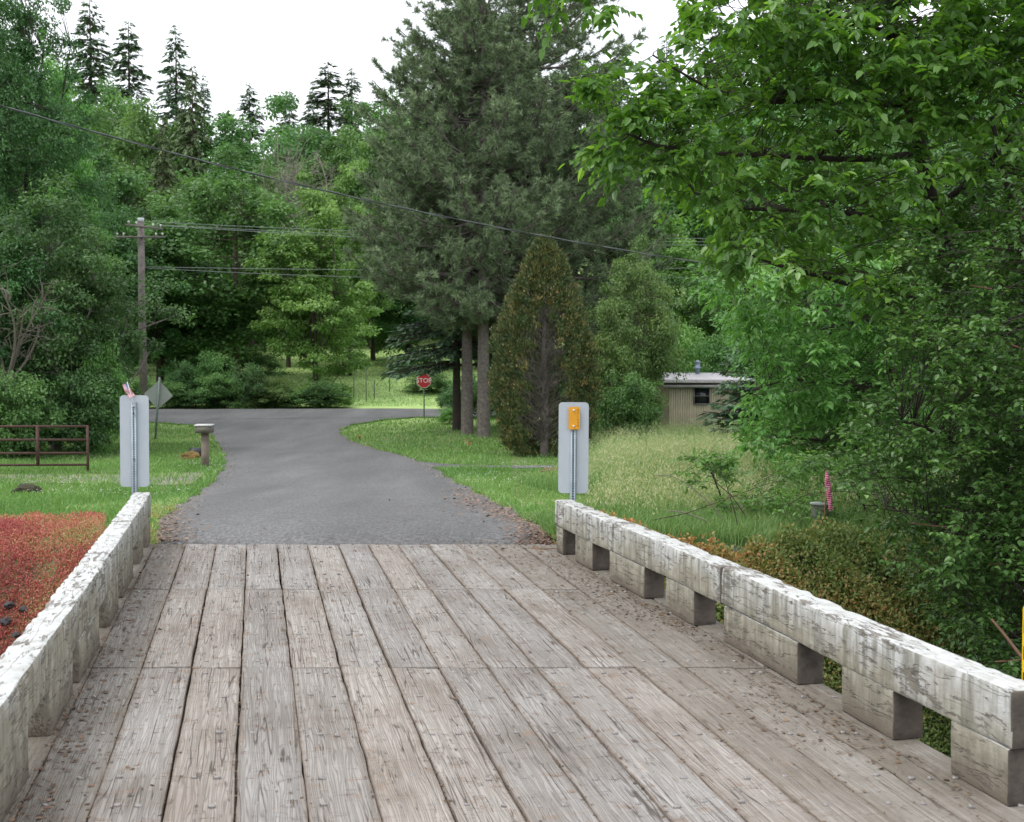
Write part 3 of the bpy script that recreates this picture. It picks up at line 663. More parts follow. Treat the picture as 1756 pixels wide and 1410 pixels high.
# yellow and black hazard marker at the right edge, near end of the rail
dm = 5.97; hz = empty('hazard_marker', (W(1753, 1100, dm)[0] + .1525, dm, 0), 0); tag(hz, 'yellow and black striped hazard panel at the near end of the right rail', 'road sign')
zt, zb = W(1754, 1034, dm)[2], W(1754, 1300, dm)[2]
pts = rrect(.305, zt - zb, .03); pts[:, 1] += (zt + zb) / 2
ylw = simple('sign_yellow', (.85, .55, .01), .45, var=.03); blk = simple('sign_black', (.015, .015, .015), .5)
pn = slab(MB(), pts, -.003, 0).build('sign_panel', ylw, hz)
st_ = MB(); z = zt - .075
while z > zb + .05:
    V = [(-.148, -.0045, z - .060), (.148, -.0045, z - .060 - .26), (.148, -.0045, z - .26), (-.148, -.0045, z)]
    V = [(x, y, max(zb + .01, zz)) for x, y, zz in V]; st_.add(V, [np.array([(0, 1, 2, 3)])]); z -= .118
st_.build('black_stripes', blk, pn)
MB().box((0, .02, (zb - .3) / 2 + .1), (.05, .03, zt + .2)).build('post', M['galv'], hz)

# diamond sign, seen from behind
dd = 51.0; x0 = X_at(265, dd); zg = float(H(x0, dd)); dsg = empty('diamond_sign', (x0, dd, zg)); dsg.rotation_euler = (0, math.radians(4.5), math.radians(6))
tag(dsg, 'grey back of a diamond warning sign on a leaning post', 'road sign')
zc = W(272, 677, dd)[2] - zg; q = rrect(.78, .78, .05); a = math.radians(45); q = np.stack([q[:, 0] * math.cos(a) - q[:, 1] * math.sin(a), q[:, 0] * math.sin(a) + q[:, 1] * math.cos(a) + zc], 1)
slab(MB(), q, .03, .036).build('sign_panel', simple('dull_aluminium', (.30, .34, .31), .6, metal=.2, var=.08, scale=3), dsg)
MB().box((0, 0, zc / 2 + .25), (.075, .04, zc + .85)).build('post', simple('greenish_steel', (.17, .22, .20), .6, metal=.3), dsg)

# stop sign
dd = 65.0; x0 = X_at(727, dd); zg = float(H(x0, dd)); sg = empty('stop_sign', (x0, dd, zg)); tag(sg, 'red octagonal stop sign partly hidden behind the fir branches', 'road sign')
zc = W(727, 653, dd)[2] - zg
def octo(r): return np.array([(r * math.cos(math.radians(22.5 + 45 * i)), r * math.sin(math.radians(22.5 + 45 * i)) + zc) for i in range(8)])
swh = simple('sign_white', (.80, .78, .78), .45, var=.03); srd = simple('sign_red', (.50, .018, .03), .45, var=.04)
pn = slab(MB(), octo(.37), .0, .004).build('sign_panel', swh, sg); slab(MB(), octo(.347), -.004, -.0005).build('red_face', srd, pn)
text('lettering', 'STOP', .305, swh, pn, (0, -.008, zc), ext=.001)
MB().box((0, .03, (zc + .4) / 2), (.06, .04, zc + .4)).build('post', simple('green_steel', (.12, .20, .15), .6), sg)
# little white panel on the field fence beyond
# mailbox
gm = G(352, 802); mbx = empty('mailbox', gm, math.radians(4)); tag(mbx, 'weathered box mailbox with white lid on a wooden post by the road', 'mailbox')
sc_ = gm[1] / FPX; zb_, zt_ = 60 * sc_, 72 * sc_
wd_ = simple('old_grey_board', (.19, .18, .15), .85, var=.2, scale=6)
MB().box((0, 0, zb_ / 2 - .1), (12 * sc_, .12, zb_ + .2)).build('post', simple('post_wood', (.25, .20, .165), .85, var=.2, scale=6), mbx)
MB().box((-.01, 0, (zb_ + zt_) / 2), (27 * sc_, .5, zt_ - zb_)).build('box_body', wd_, mbx)
MB().box((-.01, 0, zt_ + .018), (30 * sc_, .54, .034)).build('lid', simple('faded_white_lid', (.55, .56, .54), .6), mbx)
MB().box((-.01, -.256, (zb_ + zt_) / 2), (20 * sc_, .014, (zt_ - zb_) * .7)).build('door', simple('door_board', (.16, .15, .12), .8), mbx)

def lump(name, loc, size, mat, seed, lab, cat, n=3, amp=.35):
    import bmesh
    bm = bmesh.new(); bmesh.ops.create_icosphere(bm, subdivisions=n, radius=1)
    for v_ in bm.verts:
        v_.co *= 1 + amp * mnoise.noise(v_.co * 1.6 + Vector((seed, 0, 0))) + amp * .5 * mnoise.noise(v_.co * 4 + Vector((0, seed, 0)))
        v_.co = Vector((v_.co.x * size[0], v_.co.y * size[1], v_.co.z * size[2]))
    me = bpy.data.meshes.new(name); bm.to_mesh(me); bm.free(); me.materials.append(mat); o = bpy.data.objects.new(name, me); COL.objects.link(o); o.location = loc
    if lab: tag(o, lab, cat)
    return o
sc_ = gm[1] / FPX
pot = simple('black_bucket', (.02, .028, .03), .5); bk = G(336, 786)
bkt = empty('bucket', bk); tag(bkt, 'dark bucket lying in the weeds at the foot of the mailbox', 'bucket')
MB().tube([(-.16, -.05, .16), (0, 0, .17), (.17, .03, .19)], [.16, .15, .13], 14).build('bucket_body', pot, bkt, smooth=True)
MB().tube([(-.175, -.055, .16), (-.155, -.048, .16)], [.172, .17], 14).build('rim', pot, bkt)
lump('moss_rock', G(326, 788) + np.array([0, 0, .06]), (.32, .2, .17), simple('rusty_moss', (.22, .13, .035), .95, c2=(.10, .08, .03), scale=8, bumpd=.03), 3, 'rust coloured mossy rock left of the dark bucket', 'rock')
lump('dirt_mound', G(46, 846) + np.array([0, 0, .04]), (.26, .2, .15), simple('dark_turf', (.06, .055, .03), .95, c2=(.03, .03, .015), bumpd=.03), 5, 'dark clump of earth in the grass left of the bridge', 'earth clump')
lump('molehill', G(946, 812) + np.array([0, 0, .02]), (.30, .22, .11), simple('brown_earth', (.22, .13, .075), .95, c2=(.12, .07, .04), bumpd=.03), 8, 'reddish brown heap of earth in the grass beside the grey sign back', 'earth heap')
# small orange garden pinwheel and a weed
gw = G(804, 771); pw = empty('garden_pinwheel', gw); tag(pw, 'small orange pinwheel on a stake in the lawn before the pines', 'pinwheel')
MB().tube([(0, 0, 0), (0, 0, .24)], .008, 5).build('stake', M['wire'], pw)
mb = MB()
for k in range(6):
    a = k * math.pi / 3; c0 = np.array([0, -.012, .25]); e = np.array([math.cos(a), 0, math.sin(a)]) * .12; f = np.array([math.cos(a + .7), .0, math.sin(a + .7)]) * .10
    mb.add([c0, c0 + e, c0 + e * .7 + f * .5 + np.array([0, -.03, 0])], [np.array([(0, 1, 2)])])
mb.build('blades', simple('faded_orange', (.62, .20, .13), .6), pw)
gw = G(617, 757); rf = empty('reflector_stake', gw); tag(rf, 'small red reflector stake at the tip of the lawn by the road bend', 'reflector')
MB().tube([(0, 0, -.1), (0, 0, .16)], .014, 6).build('stake', simple('stake_brown', (.16, .08, .05), .8), rf); MB().box((0, -.012, .17), (.07, .02, .10)).build('reflector', simple('red_lens', (.40, .05, .04), .3), rf)

# rusty gate
gr = empty('farm_gate', (0, 0, 0)); tag(gr, 'rusty tube farm gate in front of the dark oaks at the left', 'gate')
gA, gB = G(151, 810), G(-230, 806); gB[1] = gA[1] - .5; gB[0] = X_at(-230, gB[1]); gz = gA[2]; gr.location = gA
sc_ = gA[1] / FPX; dv = (gB - gA); dv[2] = 0; tops = [733, 756, 779, 799]; gp2 = [(812 - t) * sc_ for t in tops]
for h_ in gp2: MB().tube([(0, 0, h_), tuple(dv + np.array([0, 0, h_ + .02]))], .030, 7).build('gate_rail', M['rust'], gr)
for px in (151, 64, -30, -120, -228):
    t = (151 - px) / 379.0; MB().tube([tuple(dv * t + np.array([0, -.0, -.15 if px in (151, -228) else gp2[3]])), tuple(dv * t + np.array([0, -.0, gp2[0] + .02]))], .042 if px == 64 else .034, 7).build('gate_upright', M['rust'], gr)

# trailer shed
dt = 52.0; xl, xr = X_at(1147, dt), X_at(1425, dt); zg = float(H(xl, dt)); tr = empty('mobile_home', (xl, dt, zg), 0)
tag(tr, 'tan mobile home with ribbed walls and white roof behind the spruce', 'mobile home')
wt = W(1200, 664, dt)[2] - zg; Lw = xr - xl
tan = simple('tan_siding', (.40, .355, .25), .7, var=.10, scale=2.5, c2=(.28, .26, .19))
def ribbed(p0_, p1_, h0, h1, pitch=.09, dep=.022):
    p0_, p1_ = np.array(p0_, float), np.array(p1_, float); d_ = p1_ - p0_; L = np.linalg.norm(d_); u_ = d_ / L; nn = np.array([u_[1], -u_[0]]); V = []; k = int(L / pitch)
    for i_ in range(k + 1):
        for o_, dd_ in ((0, 0), (.58, 0), (.68, dep), (.90, dep)):
            q = p0_ + u_ * min(L, (i_ + o_) * pitch) - nn * dd_; V += [(q[0], q[1], h0), (q[0], q[1], h1)]
    n_ = len(V) // 2; return V, [np.array([(2 * i_, 2 * i_ + 2, 2 * i_ + 3, 2 * i_ + 1) for i_ in range(n_ - 1)])]
wx0, wx1 = X_at(1191, dt) - xl, X_at(1216, dt) - xl; wz0, wz1 = W(1200, 694, dt)[2] - zg, W(1200, 664, dt)[2] - zg - .03
mbw = MB()
mbw.add(*ribbed((0, 0), (wx0, 0), -.2, wt)); mbw.add(*ribbed((wx0, 0), (wx1, 0), -.2, wz0)); mbw.add(*ribbed((wx1, 0), (Lw, 0), -.2, wt))
mbw.box(((wx0 + wx1) / 2, .02, (wz1 + wt) / 2), (wx1 - wx0, .03, wt - wz1)); mbw.add(*ribbed((0, 4), (0, 0), -.2, wt)); mbw.add(*ribbed((Lw, 0), (Lw, 4), -.2, wt))
mbw.build('wall', tan, tr)
wf = MB(); ww, wh = wx1 - wx0, wz1 - wz0; fc_ = ((wx0 + wx1) / 2, 0, (wz0 + wz1) / 2)
wf.box((fc_[0], -.02, wz0 + .02), (ww + .06, .07, .04)); wf.box((fc_[0], -.02, wz0 + wh * .52), (ww, .05, .03)); wf.box((wx0 - .015, -.02, fc_[2]), (.04, .06, wh)); wf.box((wx1 + .015, -.02, fc_[2]), (.04, .06, wh)); wf.box((fc_[0], -.022, wz1), (ww + .06, .06, .03))
wfo = wf.build('window', simple('dark_window_frame', (.16, .15, .14), .6), tr)
m, nt, b, _ = newmat('dark_glass'); b.inputs['Base Color'].default_value = (.015, .02, .022, 1); b.inputs['Roughness'].default_value = .12; M['glass'] = m
MB().box((fc_[0], .012, fc_[2]), (ww, .01, wh)).build('pane', M['glass'], wfo)
rf_ = MB(); rt = W(1200, 641, dt)[2] - zg
n_ = 14; V = []
for i_ in range(n_ + 1):
    t = i_ / n_; y = -.30 + 4.6 * t; z = wt + .26 + (rt - wt - .26) * math.sin(math.pi * min(1, t * 1.0)) ** .6 if 0 < t < 1 else wt + .26
    V += [(-.25, y, z), (Lw + .25, y, z)]
rf_.add(V, [np.array([(2 * i_, 2 * i_ + 1, 2 * i_ + 3, 2 * i_ + 2) for i_ in range(n_)])]); rf_.box((Lw / 2, 2, wt + .28), (Lw + .48, 4.5, .05))
rfo = rf_.build('roof', simple('pale_metal_roof', (.40, .39, .41), .55, var=.1, scale=1.2), tr)
eb = MB(); eb.box((Lw / 2, -.27, wt + .20), (Lw + .5, .06, .05)); eb.box((Lw / 2, -.20, wt + .04), (Lw + .4, .04, .10)); eb.build('eave_trim', simple('grey_white_trim', (.50, .49, .50), .6, var=.15, scale=3), rfo)
MB().box((Lw / 2, -.12, wt + .13), (Lw + .4, .20, .09)).build('soffit', simple('soffit_brown', (.12, .09, .085), .8), rfo)
vx = X_at(1196, dt + 1.2) - xl; vz = W(1196, 641, dt + 1.2)[2] - zg
MB().tube([(vx, 1.2, vz - .3), (vx, 1.2, vz + .20), (vx, 1.2, vz + .22), (vx, 1.2, vz + .26), (vx, 1.2, vz + .27), (vx, 1.2, vz + .44), (vx, 1.2, vz + .45), (vx, 1.2, vz + .54)], [.09, .09, .15, .15, .10, .10, .15, .03], 14).build('vent_pipe', simple('blue_grey_metal', (.26, .32, .40), .5, metal=.3), rfo, smooth=False)
vx = X_at(1155, dt + 1.2) - xl; MB().tube([(vx, 1.2, vz - .3), (vx, 1.2, vz + .22), (vx, 1.2, vz + .23), (vx, 1.2, vz + .33)], [.03, .03, .06, .05], 8).build('vent_pipe', M['hole'], rfo)

# utility poles and wires
def upole(px, py_base, d, ytop, lab):
    x = X_at(px, d); zg = float(H(x, d)); o = empty('utility_pole', (x, d, zg)); tag(o, lab, 'utility pole', 'wooden utility poles carrying the road wires'); h = W(px, ytop, d)[2] - zg
    MB().tube([(.06, 0, -.5), (0, 0, h * .5), (0, 0, h)], [.20, .175, .15], 12).build('pole', M['polewood'], o, smooth=True)
    MB().tube([(0, 0, h - .18), (0, 0, h + .03)], [.158, .150], 12).build('pole_cap', simple('white_cap', (.62, .66, .68), .6), o, smooth=True)
    s = d / FPX; xa = math.radians(0)
    arm = MB().box((0, -.20, h - 32 * s), (2.25, .08, .09)).build('crossarm', M['polewood'], o)
    a = math.radians(62); R = [(math.cos(a), -math.sin(a), 0), (math.sin(a), math.cos(a), 0), (0, 0, 1)]
    arm2 = MB().box((.15, .0, h - 14 * s), (2.4, .08, .09), R).build('crossarm', M['polewood'], o)
    for xx in (-1.05, -.75, .75, 1.05):
        MB().tube([(xx, -.20, h - 32 * s + .07), (xx, -.20, h - 32 * s + .16), (xx, -.2, h - 32 * s + .2)], [.02, .055, .03], 8).build('insulator', M['white'], arm)
    for xx in (-1.0, -.5, .6, 1.1):
        q = np.array(R) @ np.array([xx, 0, 0]); MB().tube([(q[0] + .15, q[1], h - 14 * s + .07), (q[0] + .15, q[1], h - 14 * s + .17), (q[0] + .15, q[1], h - 14 * s + .2)], [.02, .055, .03], 8).build('insulator', M['white'], arm2)
    return np.array([x, d, zg]), h
pA, hA = upole(245, 720, 63, 375, 'tall grey wooden utility pole with two crossarms behind the diamond sign')
pB = np.array([X_at(1620, 92), 92.0, float(H(X_at(1620, 92), 92.0))]); hB = 9.8
oB = empty('utility_pole', pB); tag(oB, 'far wooden utility pole mostly hidden behind the right hand trees', 'utility pole', 'wooden utility poles carrying the road wires')
MB().tube([(0, 0, -.5), (0, 0, hB)], [.19, .15], 10).build('pole', M['polewood'], oB); MB().box((0, -.2, hB - .6), (2.3, .11, .13)).build('crossarm', M['polewood'], oB)
def wire(name, a, b_, sag, r, mat, lab, grp=None, n=60):
    t = np.linspace(0, 1, n)[:, None]; P_ = a * (1 - t) + b_ * t; P_[:, 2:] -= sag * 4 * t * (1 - t)
    o = MB().tube(P_, r, 5).build(name, mat); tag(o, lab, 'wire', grp); return o
s_ = 63 / FPX
for k, (off, zz, sg_, lb) in enumerate([((.35, -.5), hA - 14 * s_ + .2, .5, 'topmost pale power line running right from the utility pole'), ((.6, .5), hA - 14 * s_ + .12, .75, 'second pale power line just under the topmost one'), ((1.05, -.2), hA - 32 * s_ + .55, .55, 'third pale power line of the upper bundle'),
                                     ((.15, 0), hA - 82 * s_, .4, 'upper of the two low telephone lines on the utility pole'), ((.15, 0), hA - 84 * s_, .9, 'lower of the two low telephone lines on the utility pole')]):
    wire('power_line', pA + np.array([off[0], off[1], zz]), pB + np.array([off[0], off[1], hB - (hA - zz) * .8 - .1]), sg_, .013, M['wire_pale'], lb, 'wires strung from the utility pole')
wa, wb_ = W(-260, 105, 20), W(1500, 520, 38)
P_ = []
for px, py, d in ((-400, 62, 19), (0, 180, 22.5), (300, 265, 25.5), (640, 345, 29), (900, 400, 32), (1210, 451, 36), (1500, 492, 40)): P_.append(W(px, py, d))
P_ = np.array(P_); tt = np.linspace(0, 1, 7); td = np.linspace(0, 1, 120)
P_ = np.stack([np.polyval(np.polyfit(tt, P_[:, k], 3), td) for k in range(3)], 1)
cb = empty('overhead_cable', P_[0]); tag(cb, 'thick dark twisted cable sagging across the view in front of the trees', 'cable')
for ph in (0, math.pi):
    an = np.linspace(0, 90, 120) + ph; off = np.stack([np.zeros(120), np.cos(an), np.sin(an)], 1) * .010
    MB().tube(P_ - P_[0] + off, .0115, 5).build('strand', M['wire'] if ph == 0 else simple('grey_strand', (.12, .135, .135), .7), cb)
# field fence posts
for k, (px, pyb, hgt) in enumerate([(607, 700, 52), (642, 684, 32), (668, 672, 24), (628, 701, 60)]):
    g_ = G(px, pyb, 78); o = MB().tube([(0, 0, -.2), (0, 0, hgt / FPX * g_[1])], .028, 5).build('fence_post', simple('green_tpost', (.10, .12, .09), .7), loc=tuple(g_))
    tag(o, ['thin steel fence post at the roadside foot of the far field', 'second thin fence post up the far field', 'short far fence post near the fir branch tips', 'slightly taller thin post right of the roadside fence post'][k], 'fence post', 'steel posts of the field fence')

# ------------------------------------------------------------------ vegetation builders
def rdir(r, n): v = r.normal(size=(n, 3)); return unit(v)
def clump_leaves(r, cen, rad, per, L, asp, flat=.6, up=.55, crown_c=None, full=False, hue=None, droop=.2):
    """leaf clumps: cen (m,3), per leaves each; light/dark tone varies by clump and leaf (kind, age), not by position."""
    m_ = len(cen); n = m_ * per; k = np.repeat(np.arange(m_), per)
    o = rdir(r, n) * (r.random((n, 1)) ** .45); o[:, 2] *= flat
    C = cen[k] + o * (rad[k] if np.ndim(rad) else rad)[:, None] if np.ndim(rad) else cen[k] + o * rad
    out = unit(o + r.normal(0, .35, (n, 3)))
    N = unit(out * .5 + np.array([0, 0, up * 1.6]) + r.normal(0, .45, (n, 3)))
    D = unit(out + np.array([0, 0, -droop]) + r.normal(0, .5, (n, 3))); D = unit(D - N * (D * N).sum(1, keepdims=True))
    Ls = L * (.7 + .6 * r.random(n)); var = np.clip((hue[k] if hue is not None else .45) + r.normal(0, .16, n), 0, 1)
    if full: V, Q = leaf_full(C, D, N, Ls, Ls * asp)
    else: V, Q = leaf_quads(C, D, N, Ls, Ls * asp)
    return V, Q, np.repeat(var, 6 if full else 4)

def curve3(A, B, r, k=5, bow=.12, sag=0.0):
    t = np.linspace(0, 1, k)[None, :, None]; P_ = A[:, None] * (1 - t) + B[:, None] * t
    Lg = np.linalg.norm(B - A, axis=1)[:, None, None]
    P_ = P_ + r.normal(0, 1, (len(A), 1, 3)) * np.sin(t * math.pi) * bow * Lg; P_[..., 2] += (-sag * Lg * t * (1 - t) * 4)[..., 0]
    return P_
def broadleaf(seed, Ht, Wd, cb, ncl, per, L, asp=.55, rc=.9, nlimb=7, tr=.28, lobes=.28, flat=.6, fork=.45, upb=.0):
    """one deciduous tree at the origin: ((trunk V,Q), (crown V,Q,var))"""
    r = np.random.default_rng(seed); R = Wd / 2; hc = (Ht - cb) / 2; cc = np.array([0, 0, cb + hc])
    d = rdir(r, ncl); rr_ = .38 + .62 * r.random(ncl) ** .6
    lob = 1 + lobes * (np.sin(d[:, 0] * 4.1 + seed) * np.cos(d[:, 2] * 5.3 + seed * 2) + .7 * np.sin(d[:, 1] * 6.7 + d[:, 2] * 3 + seed))
    cen = cc + d * (rr_ * lob)[:, None] * np.array([R, R, hc]); cen[:, 2] = np.maximum(cen[:, 2], cb * .8)
    cen[:, :2] *= (1 - .22 * ss(.5, 1, (cen[:, 2] - cb) / (Ht - cb)))[:, None]
    nt = 7; tz = np.linspace(0, cb + (Ht - cb) * .72, nt); tp = np.stack([np.cumsum(r.normal(0, .02 * Ht / nt, nt)), np.cumsum(r.normal(0, .02 * Ht / nt, nt)), tz], 1); tp[0] = 0
    tp[0, 2] = -.4; trad = np.linspace(tr, tr * .28, nt); trad[0] *= 1.35
    Vt, Qt = tube(tp, trad, 9); vs_, qs_, n0 = [Vt], [Qt], len(Vt); sk = [np.stack([np.interp(np.linspace(0, tz[-1], 24), tp[:, 2], tp[:, i_]) for i_ in range(3)], 1)[8:]]
    tg_ = cen[r.choice(ncl, min(nlimb, ncl), replace=False)]
    hs = np.clip(cb * fork * 2 + (tg_[:, 2] - cb) * .35, cb * .7, tz[-1]); A = np.stack([np.interp(hs, tp[:, 2], tp[:, i_]) for i_ in range(3)], 1)
    LP = curve3(A, tg_, r, 7, .10, sag=.06); w_ = np.linspace(1, .25, 7)[None] * tr * .45 * np.ones((len(A), 1))
    V, Q = tubes_batch(LP, w_, 6); vs_.append(V); qs_.append(Q + n0); n0 += len(V); sk.append(LP.reshape(-1, 3))
    sk = np.concatenate(sk); D2 = ((cen[:, None] - sk[None]) ** 2).sum(2) + 4.0 * np.clip(sk[None, :, 2] - cen[:, None, 2], 0, None) ** 2
    A = sk[D2.argmin(1)]; BP = curve3(A, cen, r, 4, .08); w_ = np.linspace(1, .3, 4)[None] * tr * .13 * np.ones((ncl, 1))
    V, Q = tubes_batch(BP, w_, 3); vs_.append(V); qs_.append(Q + n0)
    hue = np.clip(.45 + r.normal(0, .17, ncl), 0, 1)
    crown = clump_leaves(r, cen, rc * (.6 + .7 * r.random(ncl)), per, L, asp, flat=flat, hue=hue)
    return (np.concatenate(vs_), np.concatenate(qs_)), crown

def fir(seed, Ht, Wd, cb, nb, L, tr=.3, droop=.45, taper=.85, sparse=1.0, dens=26):
    r = np.random.default_rng(seed); zs = cb + (Ht - cb) * (1 - (1 - r.random(nb)) ** 1.0) ; zs = np.sort(zs); az = r.random(nb) * 2 * math.pi
    ln = (Wd / 2) * (1 - (zs - cb) / (Ht - cb + .01)) ** taper * (.6 + .5 * r.random(nb)) + .15
    u_ = np.stack([np.cos(az), np.sin(az), np.zeros(nb)], 1); t = np.linspace(0, 1, 5)[None, :, None]
    A = np.stack([np.zeros(nb), np.zeros(nb), zs], 1)
    P_ = A[:, None] + u_[:, None] * ln[:, None, None] * t; P_[..., 2] += ln[:, None] * (.12 * t[..., 0] - droop * t[..., 0] ** 2 + .12 * t[..., 0] ** 4)
    V1, Q1 = tube([(0, 0, -.5), (0, 0, Ht * .5), (0, 0, Ht)], [tr, tr * .6, .02], 8)
    V2, Q2 = tubes_batch(P_, np.linspace(1, .2, 5)[None] * np.clip(ln, .3, 4)[:, None] * .022, 3)
    k = np.repeat(np.arange(nb), np.maximum(3, (ln / (Wd / 2) * dens * sparse)).astype(int)); n = len(k); tt = .12 + .88 * r.random(n) ** .8
    C = A[k] + u_[k] * (ln[k] * tt)[:, None]; C[:, 2] += ln[k] * (.12 * tt - droop * tt ** 2 + .12 * tt ** 4)
    sd = np.sign(r.random(n) - .5); S = np.stack([-u_[k, 1], u_[k, 0], np.zeros(n)], 1)
    D = unit(S * sd[:, None] * (.9 - .6 * tt)[:, None] + u_[k] * .7 + np.stack([np.zeros(n)] * 2 + [-.15 - .75 * r.random(n) * droop * 2], 1) + r.normal(0, .12, (n, 3)))
    N = unit(np.array([0, 0, 1.0]) + r.normal(0, .35, (n, 3))); N = unit(N - D * (N * D).sum(1, keepdims=True))
    Ls = L * (.6 + .7 * r.random(n)) * (.55 + .6 * ln[k] / (Wd / 2))
    V, Q = leaf_quads(C, D, N, Ls, Ls * .36); hue = np.clip(.4 + r.normal(0, .15, nb)[k] + r.normal(0, .12, n) + .15 * tt, 0, 1)
    return (np.concatenate([V1, V2]), np.concatenate([Q1, Q2 + len(V1)])), (V, Q, np.repeat(hue, 4))

def pine(seed, Ht, Wd, cb, nb, tr=.27, tufts=7, needles=26, NL=.23):
    r = np.random.default_rng(seed); zs = np.sort(cb + (Ht - cb) * r.random(nb) ** 1.15); az = r.random(nb) * 2 * math.pi
    f = (zs - cb) / (Ht - cb); ln = (Wd / 2) * (1 - f ** 2.3) * (.62 + .42 * r.random(nb)) * (.55 + .45 * ss(0, .18, f)) + .5
    u_ = np.stack([np.cos(az), np.sin(az), np.zeros(nb)], 1); A = np.stack([np.zeros(nb), np.zeros(nb), zs], 1); k5 = np.linspace(0, 1, 7)
    up = (.10 + .5 * f + r.normal(0, .10, nb)); P_ = A[:, None] + u_[:, None] * (ln[:, None] * k5[None])[..., None]
    P_[..., 2] += ln[:, None] * (up[:, None] * k5[None] ** 1.5 - .22 * np.sin(k5 * math.pi)[None] * (1 - f)[:, None]); P_ += r.normal(0, .05, P_.shape) * k5[None, :, None]
    nt = 8; tp = np.stack([np.cumsum(r.normal(0, .05, nt)), np.cumsum(r.normal(0, .05, nt)), np.linspace(-.5, Ht, nt)], 1); tp[:2, :2] = 0
    V1, Q1 = tube(np.stack([np.zeros(nt), np.zeros(nt), tp[:, 2]], 1), np.linspace(tr * 1.1, .03, nt), 12)
    V2, Q2 = tubes_batch(P_, np.linspace(1, .25, 7)[None] * (.018 + .011 * ln)[:, None], 4)
    m_ = np.maximum(3, (ln * tufts * .62)).astype(int); k = np.repeat(np.arange(nb), m_); n = len(k); tt = .22 + .78 * r.random(n) ** .7
    ii = tt * 6; i0 = np.minimum(ii.astype(int), 5); fr = (ii - i0)[:, None]; B = P_[k, i0] * (1 - fr) + P_[k, i0 + 1] * fr
    S = np.stack([-u_[k, 1], u_[k, 0], np.zeros(n)], 1)
    E = B + (S * np.sign(r.random(n) - .5)[:, None] * (.25 + .75 * r.random(n))[:, None] + u_[k] * .5 + np.array([0, 0, .25]) + r.normal(0, .3, (n, 3))) * (.25 + ln[k] * .20 * (1.1 - tt))[:, None]
    V3, Q3 = tubes_batch(curve3(B, E, r, 4, .1), np.linspace(1, .4, 4)[None] * .011 * np.ones((n, 1)), 3)
    ax = unit(E - B + np.array([0, 0, .10])); rep = needles; kk = np.repeat(np.arange(n), rep); N_ = len(kk)
    back = r.random(N_)[:, None] * .28; C = E[kk] - ax[kk] * back
    D = unit(ax[kk] * .75 + rdir(r, N_) * .9); S3 = unit(np.cross(D, rdir(r, N_))); L = NL * (.7 + .5 * r.random(N_))[:, None]; w = .017
    V = np.stack([C - S3 * w, C + S3 * w, C + D * L], 1).reshape(-1, 3); T = np.arange(N_ * 3).reshape(-1, 3)
    hue = np.clip(.42 + r.normal(0, .27, n)[kk] + r.normal(0, .14, N_), 0, 1)
    # bare lower dead branches
    return (np.concatenate([V1, V2, V3]), np.concatenate([Q1, Q2 + len(V1), Q3 + len(V1) + len(V2)])), (V, T, np.repeat(hue, 3))

def plant(name, gen, mats, loc, lab, cat, group=None, rz=0.0, sc=(1, 1, 1)):
    (tv, tq), (cv, cq, cvar) = gen
    o = empty(name, loc, rz); o.scale = sc; tag(o, lab, cat, group)
    t = mesh_np('trunk', tv, [tq], mats[0], o, smooth=True)
    c = mesh_np('crown', cv, [cq], mats[1], o, var=cvar)
    return o, t, c
def plant_copy(proto, loc, lab, cat, group=None, rz=0.0, sc=(1, 1, 1), leaf=None, name=None):
    o0, t0, c0 = proto; o = o0.copy(); COL.objects.link(o); o.name = name or o0.name.split('.')[0]
    o.location = loc; o.rotation_euler = (0, 0, rz); o.scale = sc
    for k in ('label', 'category', 'group', 'kind'):
        if k in o: del o[k]
    tag(o, lab, cat, group); out = [o]
    for c0_ in (t0, c0):
        c = c0_.copy(); COL.objects.link(c); c.parent = o; out.append(c)
    if leaf is not None:
        out[2].material_slots[0].link = 'OBJECT'; out[2].material_slots[0].material = leaf
    return out
PROTO = {}
BASE = {}
def make_proto(key, name, gen, mats, H0, W0): PROTO[key] = [name, gen, mats, None]; BASE[key] = (H0, W0)
def put(key, px, d, ytop, wpx, lab, cat='tree', group=None, leaf=None, name=None, ybase=None):
    name_, gen, mats, first = PROTO[key]; x = X_at(px, d); z = float(H(x, d)); h = W(px, ytop, d)[2] - z; w = wpx / FPX * d; H0, W0 = BASE[key]
    rz = (px * 7.13 + d * 3.7) % 6.28; sc = (w / W0, w / W0, h / H0)
    if first is None:
        o, t, c = plant(name or name_, gen, (mats[0], leaf or mats[1]), (x, d, z), lab, cat, group, rz, sc)
        PROTO[key][3] = (o, t, c); return o
    return plant_copy(first, (x, d, z), lab, cat, group, rz, sc, leaf, name or name_)[0]

make_proto('oak1', 'oak_tree', broadleaf(1, 16, 12, 1.9, 190, 210, .30, .62, 1.25, 9, .30), (M['bark'], M['oak']), 16, 12)
make_proto('oak2', 'oak_tree', broadleaf(2, 15, 13, 1.5, 200, 200, .30, .62, 1.15, 10, .32, lobes=.36), (M['bark'], M['oak']), 15, 13)
make_proto('oak3', 'oak_tree', broadleaf(3, 17, 10, 1.2, 190, 200, .30, .62, 1.1, 8, .28, lobes=.42), (M['bark_dark'], M['oak_dark']), 17, 10)
make_proto('maple', 'maple_tree', broadleaf(4, 15, 8.5, .6, 170, 190, .27, .55, .95, 9, .22, lobes=.45, flat=.45), (M['bark_dark'], M['maple']), 15, 8.5)
make_proto('leftoak', 'oak_tree', broadleaf(6, 9, 7.5, .5, 270, 210, .145, .55, .62, 12, .2, lobes=.3), (M['bark_grey'], M['oak']), 9, 7.5)
make_proto('tall', 'oak_tree', broadleaf(8, 20, 9, 1.0, 330, 230, .17, .6, .8, 12, .3, lobes=.35), (M['bark_dark'], M['oak_dark']), 20, 9)
